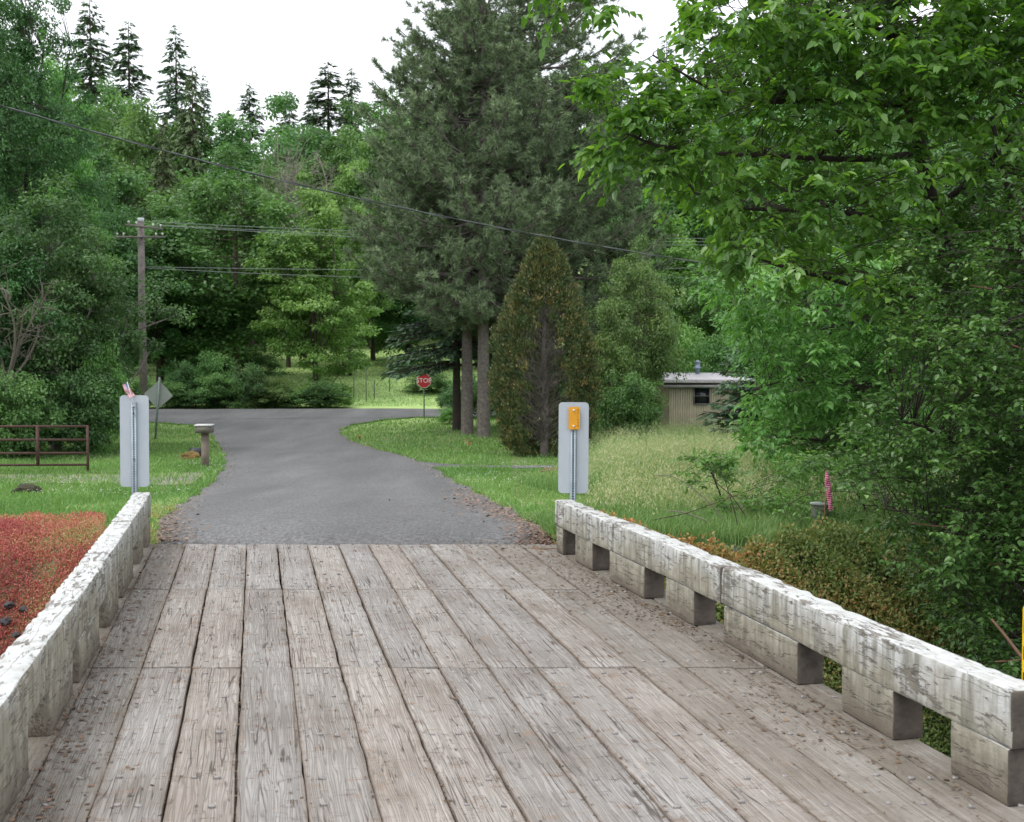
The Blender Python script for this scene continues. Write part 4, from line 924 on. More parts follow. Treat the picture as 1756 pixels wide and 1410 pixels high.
make_proto('shrub', 'shrub', broadleaf(5, 3, 4, .1, 90, 130, .14, .6, .5, 9, .05, lobes=.4), (M['bark_dark'], M['oak']), 3, 4)
make_proto('fir1', 'fir_tree', fir(11, 32, 9, 4, 420, .85, .35, droop=.42, dens=44, taper=.7), (M['bark_dark'], M['fir']), 32, 9)
make_proto('fir2', 'fir_tree', fir(12, 30, 8, 3, 330, .85, .32, droop=.36, dens=44, taper=.62), (M['bark_dark'], M['fir']), 30, 8)
make_proto('fir3', 'fir_tree', fir(13, 18, 9, 1.5, 330, .6, .25, droop=.62, dens=75, taper=.8), (M['bark'], M['fir_olive']), 18, 9)

# wooded hill: every crown is a tree of its own
HG = 'trees of the wooded hill'
far_oaks = [(430, 118, 186, 270, 'oak1', 'rounded green oak crown on the skyline right of the drooping fir'), (255, 122, 168, 250, 'oak2', 'broad oak on the skyline below the tall firs'),
            (190, 138, 150, 210, 'oak1', 'dull green oak under the leftmost skyline fir'), (335, 112, 300, 220, 'oak2', 'oak below the drooping fir with ochre green crown'), (560, 132, 210, 200, 'oak2', 'oak below the twin right hand firs'),
            (640, 118, 190, 230, 'oak1', 'oak crown close left of the big pine'), (500, 128, 195, 200, 'oak3', 'dark oak crown between the skyline firs'), (700, 135, 150, 220, 'oak2', 'oak partly behind the left side of the big pine'),
            (800, 125, 120, 260, 'oak3', 'dark tree directly behind the big pine'), (950, 130, 90, 260, 'oak1', 'tall tree behind the right flank of the big pine'), (1080, 120, 215, 230, 'oak3', 'dark tree between the pine and the near foliage'),
            (1180, 112, 200, 260, 'oak2', 'green tree above the mobile home roof'), (1290, 118, 90, 300, 'oak1', 'tall tree behind the near leafy branches'), (1400, 105, 60, 300, 'oak2', 'tree high behind the slender trunk'), (1530, 112, 40, 320, 'oak3', 'dark tree behind the upper right foliage'), (1690, 100, 20, 330, 'oak1', 'tree behind the far right foliage'),
            (150, 92, 225, 240, 'oak3', 'dark oak left of the utility pole top'), (60, 100, 130, 260, 'oak2', 'oak behind the tall left hand tree'), (-60, 90, 60, 300, 'oak1', 'oak at the left edge behind the tall tree')]
for px, d, yt, w, k, lb in far_oaks: put(k, px, d, yt, w, lb, group=HG)
firs = [(163, 190, -6, 180, 'fir1', 'tallest and leftmost fir spire on the skyline'), (228, 186, 36, 150, 'fir2', 'second skyline fir from the left'), (308, 182, 42, 140, 'fir1', 'dark pointed fir standing alone in the sky gap'),
        (432, 205, 142, 105, 'fir2', 'small fir tip right of the drooping fir'), (500, 215, 152, 80, 'fir1', 'tiny fir tip in the middle of the skyline'), (566, 190, 106, 160, 'fir2', 'broader of the twin firs left of the big pine'), (606, 188, 116, 120, 'fir1', 'narrower of the twin firs left of the big pine'),
        (540, 200, 150, 90, 'fir1', 'low fir left of the twin firs'), (355, 200, 128, 70, 'fir2', 'thin fir tip beside the lone dark fir'), (96, 200, 60, 120, 'fir1', 'fir behind the tall left hand tree'), (655, 205, 150, 90, 'fir2', 'low fir against the left flank of the big pine'),
        (1140, 170, 60, 130, 'fir1', 'fir showing through the gap right of the big pine'), (1060, 190, 70, 110, 'fir2', 'fir tip just right of the big pine'), (1230, 160, 20, 150, 'fir2', 'fir behind the near leafy branches')]
for px, d, yt, w, k, lb in firs: put(k, px, d, yt, w, lb, 'conifer', 'skyline firs')
put('fir3', 335, 116, 112, 190, 'ochre green fir with long drooping boughs on the skyline', 'conifer')
put('fir3', 285, 104, 200, 150, 'smaller drooping fir below the skyline oaks', 'conifer')
mid = [(405, 86, 285, 330, 'oak1', 'big oak with a brown trunk behind the roadside hedge'), (275, 84, 400, 230, 'oak3', 'dark low oak right of the utility pole'), (180, 78, 330, 200, 'oak3', 'dark oak just left of the utility pole'),
       (540, 81, 330, 190, 'maple', 'bright green maple right of the big oak'), (600, 92, 285, 130, 'maple', 'taller pale maple spire behind the bright one'), (495, 98, 268, 140, 'oak2', 'greyish tree between the big oak and the maple'),
       (640, 104, 330, 150, 'oak2', 'oak seen between the maple and the big pine'), (700, 98, 400, 180, 'oak3', 'dark tree behind the fir boughs'), (330, 100, 330, 200, 'oak2', 'oak filling behind the big oak'),
       (50, 58, -90, 230, 'tall', 'very tall dark oak at the upper left'), (-50, 54, -200, 260, 'tall', 'very tall tree cut by the left edge'), (112, 66, 115, 130, 'maple', 'light green tree beside the very tall dark oak'),
       (1150, 84, 380, 210, 'maple', 'light green tree behind the mobile home'), (1260, 80, 420, 200, 'oak1', 'green tree behind the right end of the mobile home roof'), (1360, 78, 350, 220, 'maple', 'pale tree glimpsed through the right hand gap'),
       (860, 96, 420, 200, 'oak3', 'dark tree behind the pine trunks'), (1060, 72, 380, 170, 'oak3', 'shady tree right behind the cypress'), (1450, 70, 200, 260, 'oak1', 'tree behind the slender right trunk'), (1650, 60, 200, 330, 'oak2', 'tree behind the right hand thicket')]
mid += [(-170, 50, 60, 300, 'oak3', 'tall tree just outside the left edge'), (-190, 100, 80, 300, 'oak1', 'hill oak just outside the left edge'), (-330, 95, 60, 330, 'oak2', 'second hill oak outside the left edge'), (-330, 56, 120, 330, 'oak1', 'roadside oak outside the left edge')]
for px, d, yt, w, k, lb in mid: put(k, px, d, yt, w, lb)
put('oak1', 1092, 47, 425, 150, 'yellow green bushy tree right of the cypress', leaf=M['willow']); put('oak2', 1045, 50, 560, 130, 'yellow green bush at the right foot of the pines', leaf=M['willow'])
put('shrub', 1070, 45, 640, 120, 'deep green bush left of the mobile home', 'bush'); put('shrub', 1112, 58, 620, 70, 'green bush touching the left wall of the mobile home', 'bush', leaf=M['maple'])
# left hand oaks by the gate
lo = [(95, 43, 345, 330, 'large leafy oak behind the farm gate'), (-40, 41, 380, 300, 'oak cut by the left edge behind the gate'), (178, 47, 470, 120, 'rounded oak next to the utility pole'), (135, 43, 560, 150, 'low oak growth right behind the gate end')]
for px, d, yt, w, lb in lo: put('leftoak', px, d, yt, w, lb, group='oaks by the farm gate', leaf=M['oak_dark'])
put('shrub', 20, 38.3, 640, 150, 'bush in front of the gate at the left edge', 'bush'); put('shrub', 185, 42, 590, 90, 'light green bush behind the left grey sign back', 'bush', leaf=M['maple'])
for k, (px, d, yt, w, lf, lb) in enumerate([(40, 39.6, 660, 160, 'oak_dark', 'dark undergrowth bush behind the left half of the gate'), (130, 40.2, 640, 150, 'oak_dark', 'dark undergrowth bush behind the right half of the gate'), (-60, 39.6, 650, 170, 'oak_dark', 'dark undergrowth bush at the left edge behind the gate')]):
    put('shrub', px, d, yt, w, lb, 'bush', 'undergrowth behind the gate', leaf=M[lf])
# hedge across the cross road
hd = [(285, 655, 90, 'oak'), (335, 668, 90, 'oak_dark'), (385, 640, 100, 'oak'), (430, 625, 80, 'oak_dark'), (470, 650, 90, 'willow'), (510, 670, 80, 'oak'), (548, 655, 90, 'oak_dark'), (580, 672, 60, 'maple'), (245, 650, 80, 'oak'), (360, 605, 70, 'oak'), (405, 660, 70, 'oak'), (455, 678, 70, 'oak_dark'), (310, 620, 60, 'oak_dark')]
wl = ['leftmost', 'second', 'third', 'fourth', 'fifth', 'sixth', 'seventh', 'last', 'pole side', 'tall thin', 'low middle', 'low dark', 'shaded']
for k, (px, yt, w, lf) in enumerate(hd):
    dd_ = cross_far(X_at(px, 76)) + 1.0 + (k > 8) * 1.2
    put('shrub', px, dd_, yt, w, '%s bush of the roadside hedge, %s green' % (wl[k], {'oak': 'mid', 'oak_dark': 'dark', 'willow': 'yellowish', 'maple': 'pale'}[lf]), 'bush', 'roadside hedge bushes', leaf=M[lf])
for k, px in enumerate(range(230, 800, 46)):
    put('shrub', px + (k * 37) % 23, 124 + (k * 13) % 9, 560 - (k * 29) % 24, 90, '%s bush along the upper edge of the far field' % ['first', 'second', 'third', 'fourth', 'fifth', 'sixth', 'seventh', 'eighth', 'ninth', 'tenth', 'eleventh', 'twelfth', 'thirteenth'][k], 'bush', 'bushes along the forest edge', leaf=M['oak_dark'] if k % 3 else M['oak'])
for k, (px, d, yt, w, lf, lb) in enumerate([(740, 82, 640, 90, 'oak', 'bush behind the stop sign post'), (775, 70, 665, 60, 'oak_dark', 'dark bush between stop sign and pine trunks'), (690, 92, 615, 60, 'oak', 'bush on the field left of the stop sign'), (772, 62, 700, 50, 'maple', 'weedy pale clump at the foot of the dark trunk'), (820, 66, 640, 120, 'oak_dark', 'dark bush behind the pine trunks'), (900, 60, 600, 160, 'oak_dark', 'dark thicket behind the cypress'), (1010, 56, 610, 150, 'oak_dark', 'dark thicket right of the cypress')]):
    put('shrub', px, d, yt, w, lb, 'bush', leaf=M[lf])

for k, (px, d, yt, w, lf, lb) in enumerate([(1175, 68, 560, 110, 'maple', 'pale bush rising behind the left end of the mobile home roof'), (1240, 66, 575, 110, 'oak', 'green bush behind the roof vent of the mobile home'), (1305, 66, 560, 120, 'oak', 'green bush behind the middle of the mobile home roof'), (1130, 64, 590, 90, 'oak', 'bush between the yellow green tree and the mobile home')]):
    put('shrub', px, d, yt, w, lb, 'bush', leaf=M[lf])
for k, (px, d, yt, w, lf, lb) in enumerate([(345, 90, 610, 110, 'oak_dark', 'shady undergrowth bush left of the big oak trunk'), (430, 93, 596, 110, 'oak', 'undergrowth bush right of the big oak trunk'), (290, 96, 600, 70, 'oak_dark', 'undergrowth bush right of the utility pole foot')]):
    put('shrub', px, d, yt, w, lb, 'bush', 'undergrowth beneath the roadside trees', leaf=M[lf])
# the pines and the low-branched fir
def put_own(name, gen, mats, px, d, lab, cat, group=None, rz=0, sc=(1, 1, 1)):
    x = X_at(px, d); return plant(name, gen, mats, (x, d, float(H(x, d)) - .05), lab, cat, group, rz, sc)
put_own('pine_tree', pine(21, 23.5, 12.2, 4.6, 210, .26, tufts=13, needles=34), (M['bark_grey'], M['pine']), 893, 56, 'main tall pine whose bare trunk shows above the cypress', 'conifer', 'group of tall pines')
put_own('pine_tree', pine(22, 19.5, 9.5, 4.6, 150, .25, tufts=13, needles=34), (M['bark_grey'], M['pine']), 829, 53, 'pine with the right one of the two grey trunks', 'conifer', 'group of tall pines')
put_own('pine_tree', pine(23, 17.0, 10.5, 4.8, 140, .24, tufts=13, needles=34), (M['bark_grey'], M['pine']), 801, 54.5, 'pine with the left one of the two grey trunks', 'conifer', 'group of tall pines')
put_own('pine_tree', pine(24, 16.5, 9.0, 2.2, 150, .22, tufts=13, needles=34), (M['bark_dark'], M['pine']), 985, 60, 'shorter pine spreading right behind the cypress', 'conifer', 'group of tall pines')
put_own('fir_tree', fir(25, 9.5, 6.7, 2.75, 230, .30, .2, droop=.34, dens=90, taper=.6), (M['bark_dark'], M['fir']), 783, 57, 'dark trunked fir with low boughs over the stop sign', 'conifer')
put_own('spruce_tree', fir(26, 6.0, 4.2, .5, 300, .26, .14, droop=.16, dens=60, taper=.8), (M['bark_dark'], M['fir']), 1322, 42, 'dark spruce with layered boughs before the mobile home', 'conifer')

# orange-tipped cypress with a bare opening
def cypress():
    r = np.random.default_rng(31); Ht = 6.75; n = 3000
    z = Ht * (1 - (1 - r.random(n)) ** .8); f = z / Ht; az = r.random(n) * 2 * math.pi
    R = 1.62 * np.interp(f, [0, .06, .25, .5, .75, .92, 1], [.62, .80, 1.0, .96, .62, .28, .04]) * (1 + .08 * np.sin(az * 5 + f * 9))
    rr_ = R * (.72 + .3 * r.random(n)); P_ = np.stack([np.cos(az) * rr_, np.sin(az) * rr_, z * .985 + .12], 1)
    front = np.abs((az - 4.72 + math.pi) % (2 * math.pi) - math.pi + .0)      # -Y side faces the bridge
    hole = (front < .50 * np.interp(f, [.02, .10, .3, .5, .64, .70], [.7, 1.0, 1.0, .75, .3, 0]) * (1 + .3 * np.sin(z * 9 + az * 7)))
    P_ = P_[~hole]; az = az[~hole]; m_ = len(P_); per = 34; k = np.repeat(np.arange(m_), per); N_ = len(k)
    out = np.stack([np.cos(az), np.sin(az), np.zeros(m_)], 1)
    C = P_[k] + rdir(r, N_) * .17 * r.random((N_, 1)); D = unit(out[k] * .55 + np.array([0, 0, .95]) + r.normal(0, .35, (N_, 3)))
    S = rdir(r, N_); N = unit(np.cross(D, S)); L = .085 * (.7 + .7 * r.random(N_)); V, Q = leaf_quads(C, D, N, L, L * .42)
    hue = np.clip(.46 + r.normal(0, .18, m_)[k] + r.normal(0, .2, N_), 0, 1)
    tv, tq = tube([(0, 0, -.2), (.03, 0, 1.5), (0, 0, 3.2), (.02, 0, 6.2)], [.14, .11, .075, .02], 9); vs_, qs_, n0 = [tv], [tq], len(tv)
    nb = 260; zb = .35 + 4.2 * r.random(nb) ** 1.2; ab = 4.72 + r.normal(0, .95, nb); ln = (.5 + .95 * r.random(nb)) * np.interp(zb, [.3, 3.2, 4.6], [1, .9, .6])
    u_ = np.stack([np.cos(ab), np.sin(ab), .25 + .9 * r.random(nb)], 1); A = np.stack([np.zeros(nb), np.zeros(nb), zb], 1); B = A + u_ * ln[:, None]
    BP = curve3(A, B, r, 5, .07, .05); v2, q2 = tubes_batch(BP, np.linspace(1, .25, 5)[None] * (.008 + .010 * r.random(nb))[:, None], 4); vs_.append(v2); qs_.append(q2 + n0); n0 += len(v2)
    k = r.integers(0, nb, 1100); A2 = BP[k, r.integers(1, 5, 1100)]; B2 = A2 + unit(u_[k] + r.normal(0, .6, (1100, 3))) * (.12 + .4 * r.random((1100, 1)))
    v3, q3 = tubes_batch(curve3(A2, B2, r, 3, .08), np.linspace(1, .4, 3)[None] * .0045 * np.ones((1100, 1)), 3); vs_.append(v3); qs_.append(q3 + n0)
    return (np.concatenate(vs_), np.concatenate(qs_)), (V, Q, np.repeat(hue, 4))
put_own('cypress_tree', cypress(), (simple('grey_dead_wood', (.27, .235, .215), .9, var=.2, scale=8), M['cypress']), 933, 41.5, 'squat egg shaped cypress with orange tips and bare grey opening', 'conifer')
put('leftoak', 1440, 30, 360, 270, 'leafy tree filling behind the slender trunk on the right', leaf=M['maple'])
put('leftoak', 1500, 27, 300, 420, 'leafy tree deep behind the right hand thicket', leaf=M['oak']); put('leftoak', 1720, 24, 200, 520, 'tree behind the thicket at the right edge', leaf=M['oak_dark'])
# lichen grey bare twigs among the left oaks
def bare_tree(seed, Ht, n):
    r = np.random.default_rng(seed); A0 = np.array([[0, 0, 0]] * 9, float); ang = r.random(9) * 6.28; B0 = np.stack([np.cos(ang) * Ht * .35, np.sin(ang) * Ht * .3, Ht * (.5 + .5 * r.random(9))], 1)
    P0 = curve3(A0, B0, r, 8, .12); v, q = tubes_batch(P0, np.linspace(1, .3, 8)[None] * .05 * np.ones((9, 1)), 5); vs_, qs_, n0 = [v], [q], len(v); prev = P0; rad = .022
    for lv in range(3):
        m_ = n * (lv + 1); k = r.integers(0, len(prev), m_); j = r.integers(2, prev.shape[1], m_); A = prev[k, j]; D = unit(prev[k, j] - prev[k, j - 1] + r.normal(0, .55, (m_, 3)))
        B = A + D * (Ht * .22 * (.6 ** lv) * (.5 + r.random((m_, 1)))); P1 = curve3(A, B, r, 5, .12); v, q = tubes_batch(P1, np.linspace(1, .4, 5)[None] * rad * np.ones((m_, 1)), 3); vs_.append(v); qs_.append(q + n0); n0 += len(v); prev = P1; rad *= .55
    return np.concatenate(vs_), np.concatenate(qs_)
bv, bq = bare_tree(41, 3.2, 45); bt = empty('bare_shrub', (X_at(10, 39.2), 39.2, W(10, 660, 39.2)[2])); tag(bt, 'lichen grey bare branches in front of the left edge oak', 'bare branches'); mesh_np('branches', bv * np.array([1.2, .7, 1]), [bq], simple('lichen_twigs', (.15, .135, .105), .9), bt, smooth=True)
bv, bq = bare_tree(42, 6, 120); x_ = X_at(498, 90); bt = empty('dead_tree', (x_, 90, float(H(x_, 90)) + 10)); bt.location.z = W(498, 400, 90)[2]; tag(bt, 'pale dead branches between the big oak and the maple', 'dead tree'); mesh_np('branches', bv * 1.0, [bq], simple('lichen_branch', (.30, .26, .23), .9), bt)

# ------------------------------------------------------------------ near foliage on the right
def poly_clumps(r, poly, n, d0, d1, gap=None):
    poly = np.array(poly, float); mn, mx_ = poly.min(0), poly.max(0); out = []
    while len(out) < n:
        p = mn + r.random((n * 2, 2)) * (mx_ - mn); ok = in_poly(p[:, 0], p[:, 1], poly)
        for q in p[ok]:
            d = d0 + (d1 - d0) * r.random()
            if gap is not None and d < 14.1 and in_poly(q[0], q[1], np.array(gap, float)): continue
            out.append(W(q[0], q[1], d))
            if len(out) >= n: break
    return np.array(out)
def twiggy(r, cen, skel, L, asp, twigs=4, per=10, tl=.28, fullleaf=True, droop=.35, thick=.006, away=None, hue_mu=.45, tw_r=.0028, maxlink=9):
    """from every clump centre a few leafy twigs; centres are tied back to the nearest limb."""
    m_ = len(cen); D2 = ((cen[:, None] - skel[None]) ** 2).sum(2) + 1.5 * np.clip(skel[None, :, 2] - cen[:, None, 2] + .1, 0, None) ** 2
    A = skel[D2.argmin(1)]; gap = np.linalg.norm(cen - A, axis=1); ok = gap < maxlink
    V1, Q1 = tubes_batch(curve3(A[ok], cen[ok], r, 6, .07, -.05), np.linspace(1, .4, 6)[None] * (thick * (.8 + .5 * gap[ok]))[:, None], 4)
    k = np.repeat(np.arange(m_), twigs); out = unit(cen - A); T0 = cen[k] + r.normal(0, .03, (len(k), 3))
    D = unit(out[k] * .8 + rdir(r, len(k)) * .9 + np.array([0, 0, .1])); TL = tl * (.6 + .7 * r.random(len(k)))
    T1 = T0 + D * TL[:, None]; T1[:, 2] -= TL * droop * .5
    V2, Q2 = tubes_batch(curve3(T0, T1, r, 4, .06, -.05), np.linspace(1, .5, 4)[None] * tw_r * np.ones((len(k), 1)), 3)
    kk = np.repeat(np.arange(len(k)), per); n = len(kk); t = np.tile((np.arange(per) + .6) / per, len(k)) ; t = np.clip(t + r.normal(0, .03, n), .05, 1)[:, None]
    C = T0[kk] * (1 - t) + T1[kk] * t; Dk = unit(T1 - T0)[kk]; S = unit(np.cross(Dk, np.array([0, 0, 1.0]))); sd = np.where(np.arange(n) % 2 == 0, 1, -1)[:, None]
    LD = unit(Dk * (.45 + .5 * (t > .93)) + S * sd * (.95 - .8 * (t > .93)) + np.stack([np.zeros(n), np.zeros(n), -droop * (.3 + r.random(n))], 1) + r.normal(0, .22, (n, 3)))
    N = unit(np.array([0, 0, 1.0]) + r.normal(0, .38, (n, 3)) - out[k][kk] * .0)
    Ls = L * (.42 + .85 * r.random(n)); hue = np.clip(hue_mu + r.normal(0, .13, m_)[k][kk] + r.normal(0, .15, n), 0, 1)
    if fullleaf: V, Q = leaf_full(C, LD, N, Ls, Ls * asp); rep = 6
    else: N = unit(N - LD * (N * LD).sum(1, keepdims=True)); V, Q = leaf_quads(C, LD, N, Ls, Ls * asp); rep = 4
    return (np.concatenate([V1, V2]), np.concatenate([Q1, Q2 + len(V1)])), (V, Q, np.repeat(hue, rep))
def limb(pts, r0, r1, sides=8, n=24):
    P_ = np.array([W(*p) for p in pts]); t = np.linspace(0, 1, len(P_)); tn = np.linspace(0, 1, n)
    P2 = np.stack([np.interp(tn, t, P_[:, i_]) for i_ in range(3)], 1)
    for _ in range(2): P2[1:-1] = (P2[:-2] + P2[1:-1] * 2 + P2[2:]) / 4
    return P2, tube(P2, np.linspace(r0, r1, n), sides)
def near_tree(name, lab, cat, limbs, cenlist, mats, seed, L, asp, **kw):
    r = np.random.default_rng(seed); vs_, qs_, n0, sk = [], [], 0, []
    for pts, a, b_ in limbs:
        P2, (v, q) = limb(pts, a, b_); vs_.append(v); qs_.append(q + n0); n0 += len(v); sk.append(P2)
    sk = np.concatenate(sk); cen = np.concatenate([poly_clumps(r, *c) for c in cenlist])
    (bv, bq), (lv, lq, lvar) = twiggy(r, cen, sk, L, asp, **kw)
    vs_.append(bv); qs_.append(bq + n0); base = sk[0].copy(); base[2] = base[2]
    o = empty(name, base); tag(o, lab, cat)
    mesh_np('trunk', np.concatenate(vs_) - base, [np.concatenate(qs_)], mats[0], o, smooth=True)
    mesh_np('crown', lv - base, [lq], mats[1], o, var=lvar); return o
A_poly = [(1060, -90), (950, -90), (935, 20), (1000, 30), (1060, 75), (1120, 130), (1040, 120), (1005, 160), (1000, 205), (1045, 240), (1010, 255), (1060, 300), (1115, 305), (1130, 345), (1200, 365), (1250, 395), (1210, 430), (1265, 490), (1340, 500), (1450, 490), (1560, 540), (1650, 500), (1850, 460), (1850, -90)]
A_edge = [(1040, 110), (1005, 160), (995, 205), (1040, 235), (1010, 255), (1060, 295), (1115, 300), (1180, 290), (1200, 150), (1120, 100)]
A_sprig = [(940, -30), (935, 25), (1000, 40), (1080, 10), (1080, -60)]
A_main = [(1170, -90), (1180, 60), (1140, 140), (1180, 240), (1120, 300), (1200, 360), (1250, 390), (1215, 430), (1270, 485), (1450, 490), (1560, 540), (1680, 500), (1850, 460), (1850, -90)]
near_tree('broadleaf_tree', 'leaning tree with a slender trunk and large bright leaves hanging over the right', 'tree',
          [([(1668, 930, 15.0), (1655, 700, 14.6), (1640, 520, 14.2), (1600, 360, 13.8), (1575, 240, 13.5), (1530, 60, 13.2), (1490, -160, 13)], .115, .05),
           ([(1580, 262, 13.6), (1480, 275, 13.2), (1330, 268, 12.8), (1200, 262, 12.5), (1120, 250, 12.3), (1050, 215, 12.2)], .035, .010),
           ([(1560, 180, 13.5), (1420, 172, 13.3), (1300, 176, 13.0), (1210, 150, 12.8), (1120, 95, 12.6)], .035, .009),
           ([(1640, 520, 14.2), (1560, 512, 13.8), (1500, 500, 13.4), (1430, 480, 13.1), (1330, 455, 12.8), (1250, 420, 12.6)], .040, .012),
           ([(1530, 60, 13.2), (1400, 20, 12.8), (1250, -20, 12.4), (1100, -40, 12.2)], .04, .012),
           ([(1600, 360, 13.8), (1680, 300, 13.2), (1760, 200, 12.8), (1840, 80, 12.5)], .04, .015),
           ([(1615, 400, 13.9), (1500, 370, 13.4), (1400, 360, 13.0), (1280, 360, 12.6), (1190, 330, 12.4)], .03, .009)],
          [(A_main, 640, 11.6, 14.6, [(1548, 215), (1600, 215), (1630, 330), (1668, 520), (1690, 620), (1618, 620), (1590, 400)]), (A_edge, 60, 11.9, 12.9), (A_sprig, 13, 12.1, 12.6), ([(1180, -90), (1300, 100), (1500, 140), (1850, 150), (1850, -90)], 170, 11.5, 14)],
          (M['bark_dark'], M['near']), 51, .110, .56, twigs=4, per=9, tl=.26, droop=.5, thick=.005)
B_poly = [(1530, 420), (1500, 520), (1560, 640), (1480, 700), (1420, 780), (1470, 830), (1520, 840), (1500, 890), (1570, 920), (1550, 970), (1600, 1040), (1640, 1110), (1700, 1180), (1900, 1300), (1900, 250), (1700, 330)]
near_tree('thicket_tree', 'dark thicket with small glossy leaves at the right edge', 'tree',
          [([(1830, 1080, 12.2), (1800, 800, 12.4), (1780, 560, 12.5), (1740, 380, 12.4), (1700, 200, 12.3)], .07, .02),
           ([(1880, 1100, 11.5), (1780, 900, 11.6), (1680, 780, 11.7), (1560, 720, 11.8), (1450, 730, 12)], .03, .007),
           ([(1850, 1150, 11.2), (1760, 1020, 11.2), (1680, 940, 11.3), (1590, 890, 11.5), (1520, 870, 11.8)], .025, .006),
           ([(1860, 1200, 10.8), (1780, 1120, 10.8), (1700, 1060, 11.0), (1600, 1000, 11.3)], .02, .006),
           ([(1800, 800, 12.4), (1720, 640, 12.3), (1640, 560, 12.2), (1540, 520, 12.2)], .03, .008),
           ([(1880, 700, 11.5), (1800, 500, 11.4), (1740, 330, 11.4)], .03, .01)],
          [(B_poly, 620, 10.6, 13.0), ([(1620, 560), (1580, 800), (1620, 1000), (1720, 1200), (1900, 1300), (1900, 500)], 330, 10.2, 12.0), ([(1600, 500), (1560, 900), (1700, 1150), (1950, 1250), (1950, 300)], 260, 12.6, 15)],
          (M['bark_dark'], M['near_small']), 52, .058, .66, twigs=5, per=11, tl=.24, droop=.25, thick=.004, hue_mu=.40)
C_poly = [(1225, 455), (1215, 500), (1275, 560), (1330, 640), (1275, 675), (1320, 700), (1270, 735), (1270, 765), (1340, 765), (1400, 800), (1560, 830), (1660, 600), (1560, 440)]
near_tree('pale_leaf_tree', 'paler leafy tree behind the slender trunk, reaching towards the spruce', 'tree',
          [([(1600, 880, 20.5), (1560, 700, 20.2), (1500, 560, 20), (1440, 440, 19.8), (1400, 300, 19.6)], .09, .03), ([(1560, 700, 20.2), (1450, 660, 19.5), (1350, 650, 19), (1290, 670, 18.8)], .03, .008), ([(1500, 560, 20), (1400, 540, 19.3), (1290, 500, 19)], .03, .008), ([(1580, 800, 20.3), (1450, 760, 19.4), (1350, 750, 19), (1290, 750, 18.7)], .025, .007)],
          [(C_poly, 620, 18.0, 21.5)], (M['bark_dark'], M['near_mid']), 53, .115, .50, twigs=4, per=9, tl=.34, droop=.5, thick=.005, hue_mu=.45)
D_poly = [(1180, 800), (1200, 840), (1290, 800), (1380, 770), (1500, 800), (1620, 830), (1640, 960), (1500, 930), (1400, 925), (1300, 925), (1230, 915), (1200, 880)]
near_tree('low_bush', 'low tangle of leafy shoots behind the furled flag', 'bush',
          [([(1250, 925, 16.0), (1240, 860, 16), (1220, 810, 16), (1200, 790, 16)], .014, .005), ([(1500, 930, 16), (1480, 860, 16), (1440, 810, 16.2), (1380, 790, 16.3)], .016, .005), ([(1600, 930, 16), (1600, 860, 16.2), (1560, 800, 16.4)], .02, .006), ([(1340, 925, 16), (1330, 870, 16.2), (1290, 830, 16.4)], .014, .004)],
          [([(1320, 800), (1330, 900), (1420, 925), (1640, 960), (1620, 800), (1500, 760)], 230, 15.0, 17.5), ([(1185, 785), (1190, 830), (1260, 820), (1270, 790)], 20, 15.8, 16.3), ([(1230, 850), (1230, 925), (1340, 925), (1340, 850)], 32, 15.5, 16.8)],
          (M['bark_dark'], M['near_mid']), 54, .075, .5, twigs=4, per=8, tl=.22, droop=.3, thick=.003, hue_mu=.35)
# arching bramble canes, and broken torn sticks
r = np.random.default_rng(61); CG = 'arching canes on the bank'
canes = [([(1260, 920, 15.2), (1225, 870, 15.2), (1180, 830, 15.2), (1150, 815, 15.2), (1120, 815, 15.2)], .008, 'grey cane arching left over the meadow grass'), ([(1245, 918, 15), (1210, 892, 15), (1170, 878, 15), (1145, 876, 15)], .011, 'thick pale bent stick lying at the meadow edge'),
         ([(1120, 892, 14.8), (1180, 880, 15), (1260, 850, 15.3), (1330, 824, 15.6), (1380, 830, 15.9)], .006, 'long thin cane rising from the left to the bush'), ([(1285, 895, 15.4), (1255, 850, 15.4), (1230, 830, 15.4), (1218, 800, 15.4)], .008, 'short dark crooked branch in the middle of the tangle'),
         ([(1330, 880, 15.2), (1380, 848, 15.2), (1440, 842, 15.2), (1520, 850, 15.2)], .007, 'dark cane arching right behind the furled flag'), ([(1270, 925, 14.9), (1258, 870, 14.9), (1240, 815, 14.9), (1222, 795, 14.9)], .007, 'upright dark stem carrying fresh leaves')]
for pts, rad, lb in canes: 
    P2, (v, q) = limb(pts, rad, rad * .5, 5); o = mesh_np('bramble_cane', v - P2[0], [q], M['twig_pale'] if 'pale' in lb or 'grey' in lb else M['bark'], smooth=True, loc=tuple(P2[0])); tag(o, lb, 'cane', CG)
torn = [([(1700, 1062, 10.3), (1722, 1088, 10.2), (1750, 1125, 10.1), (1800, 1180, 10)], .017, 'thick torn orange branch beside the hazard panel'), ([(1706, 1135, 10.3), (1740, 1133, 10.2), (1800, 1125, 10.1)], .011, 'level broken stick below the thick torn branch'), ([(1560, 897, 11.2), (1600, 902, 11.1), (1650, 905, 11)], .009, 'long broken cane with orange end right of the furled flag'),
        ([(1650, 968, 10.6), (1680, 966, 10.6), (1720, 968, 10.7)], .008, 'short level orange stick low in the thicket'), ([(1705, 577, 10.9), (1725, 588, 10.9), (1760, 602, 10.9)], .013, 'torn orange branch stub high in the thicket'), ([(1665, 490, 11.0), (1700, 496, 11)], .010, 'pale orange broken branch near the top of the thicket'), ([(1595, 87, 12.0), (1620, 98, 12.1), (1640, 108, 12.3)], .010, 'small torn branch end high in the leaning tree')]
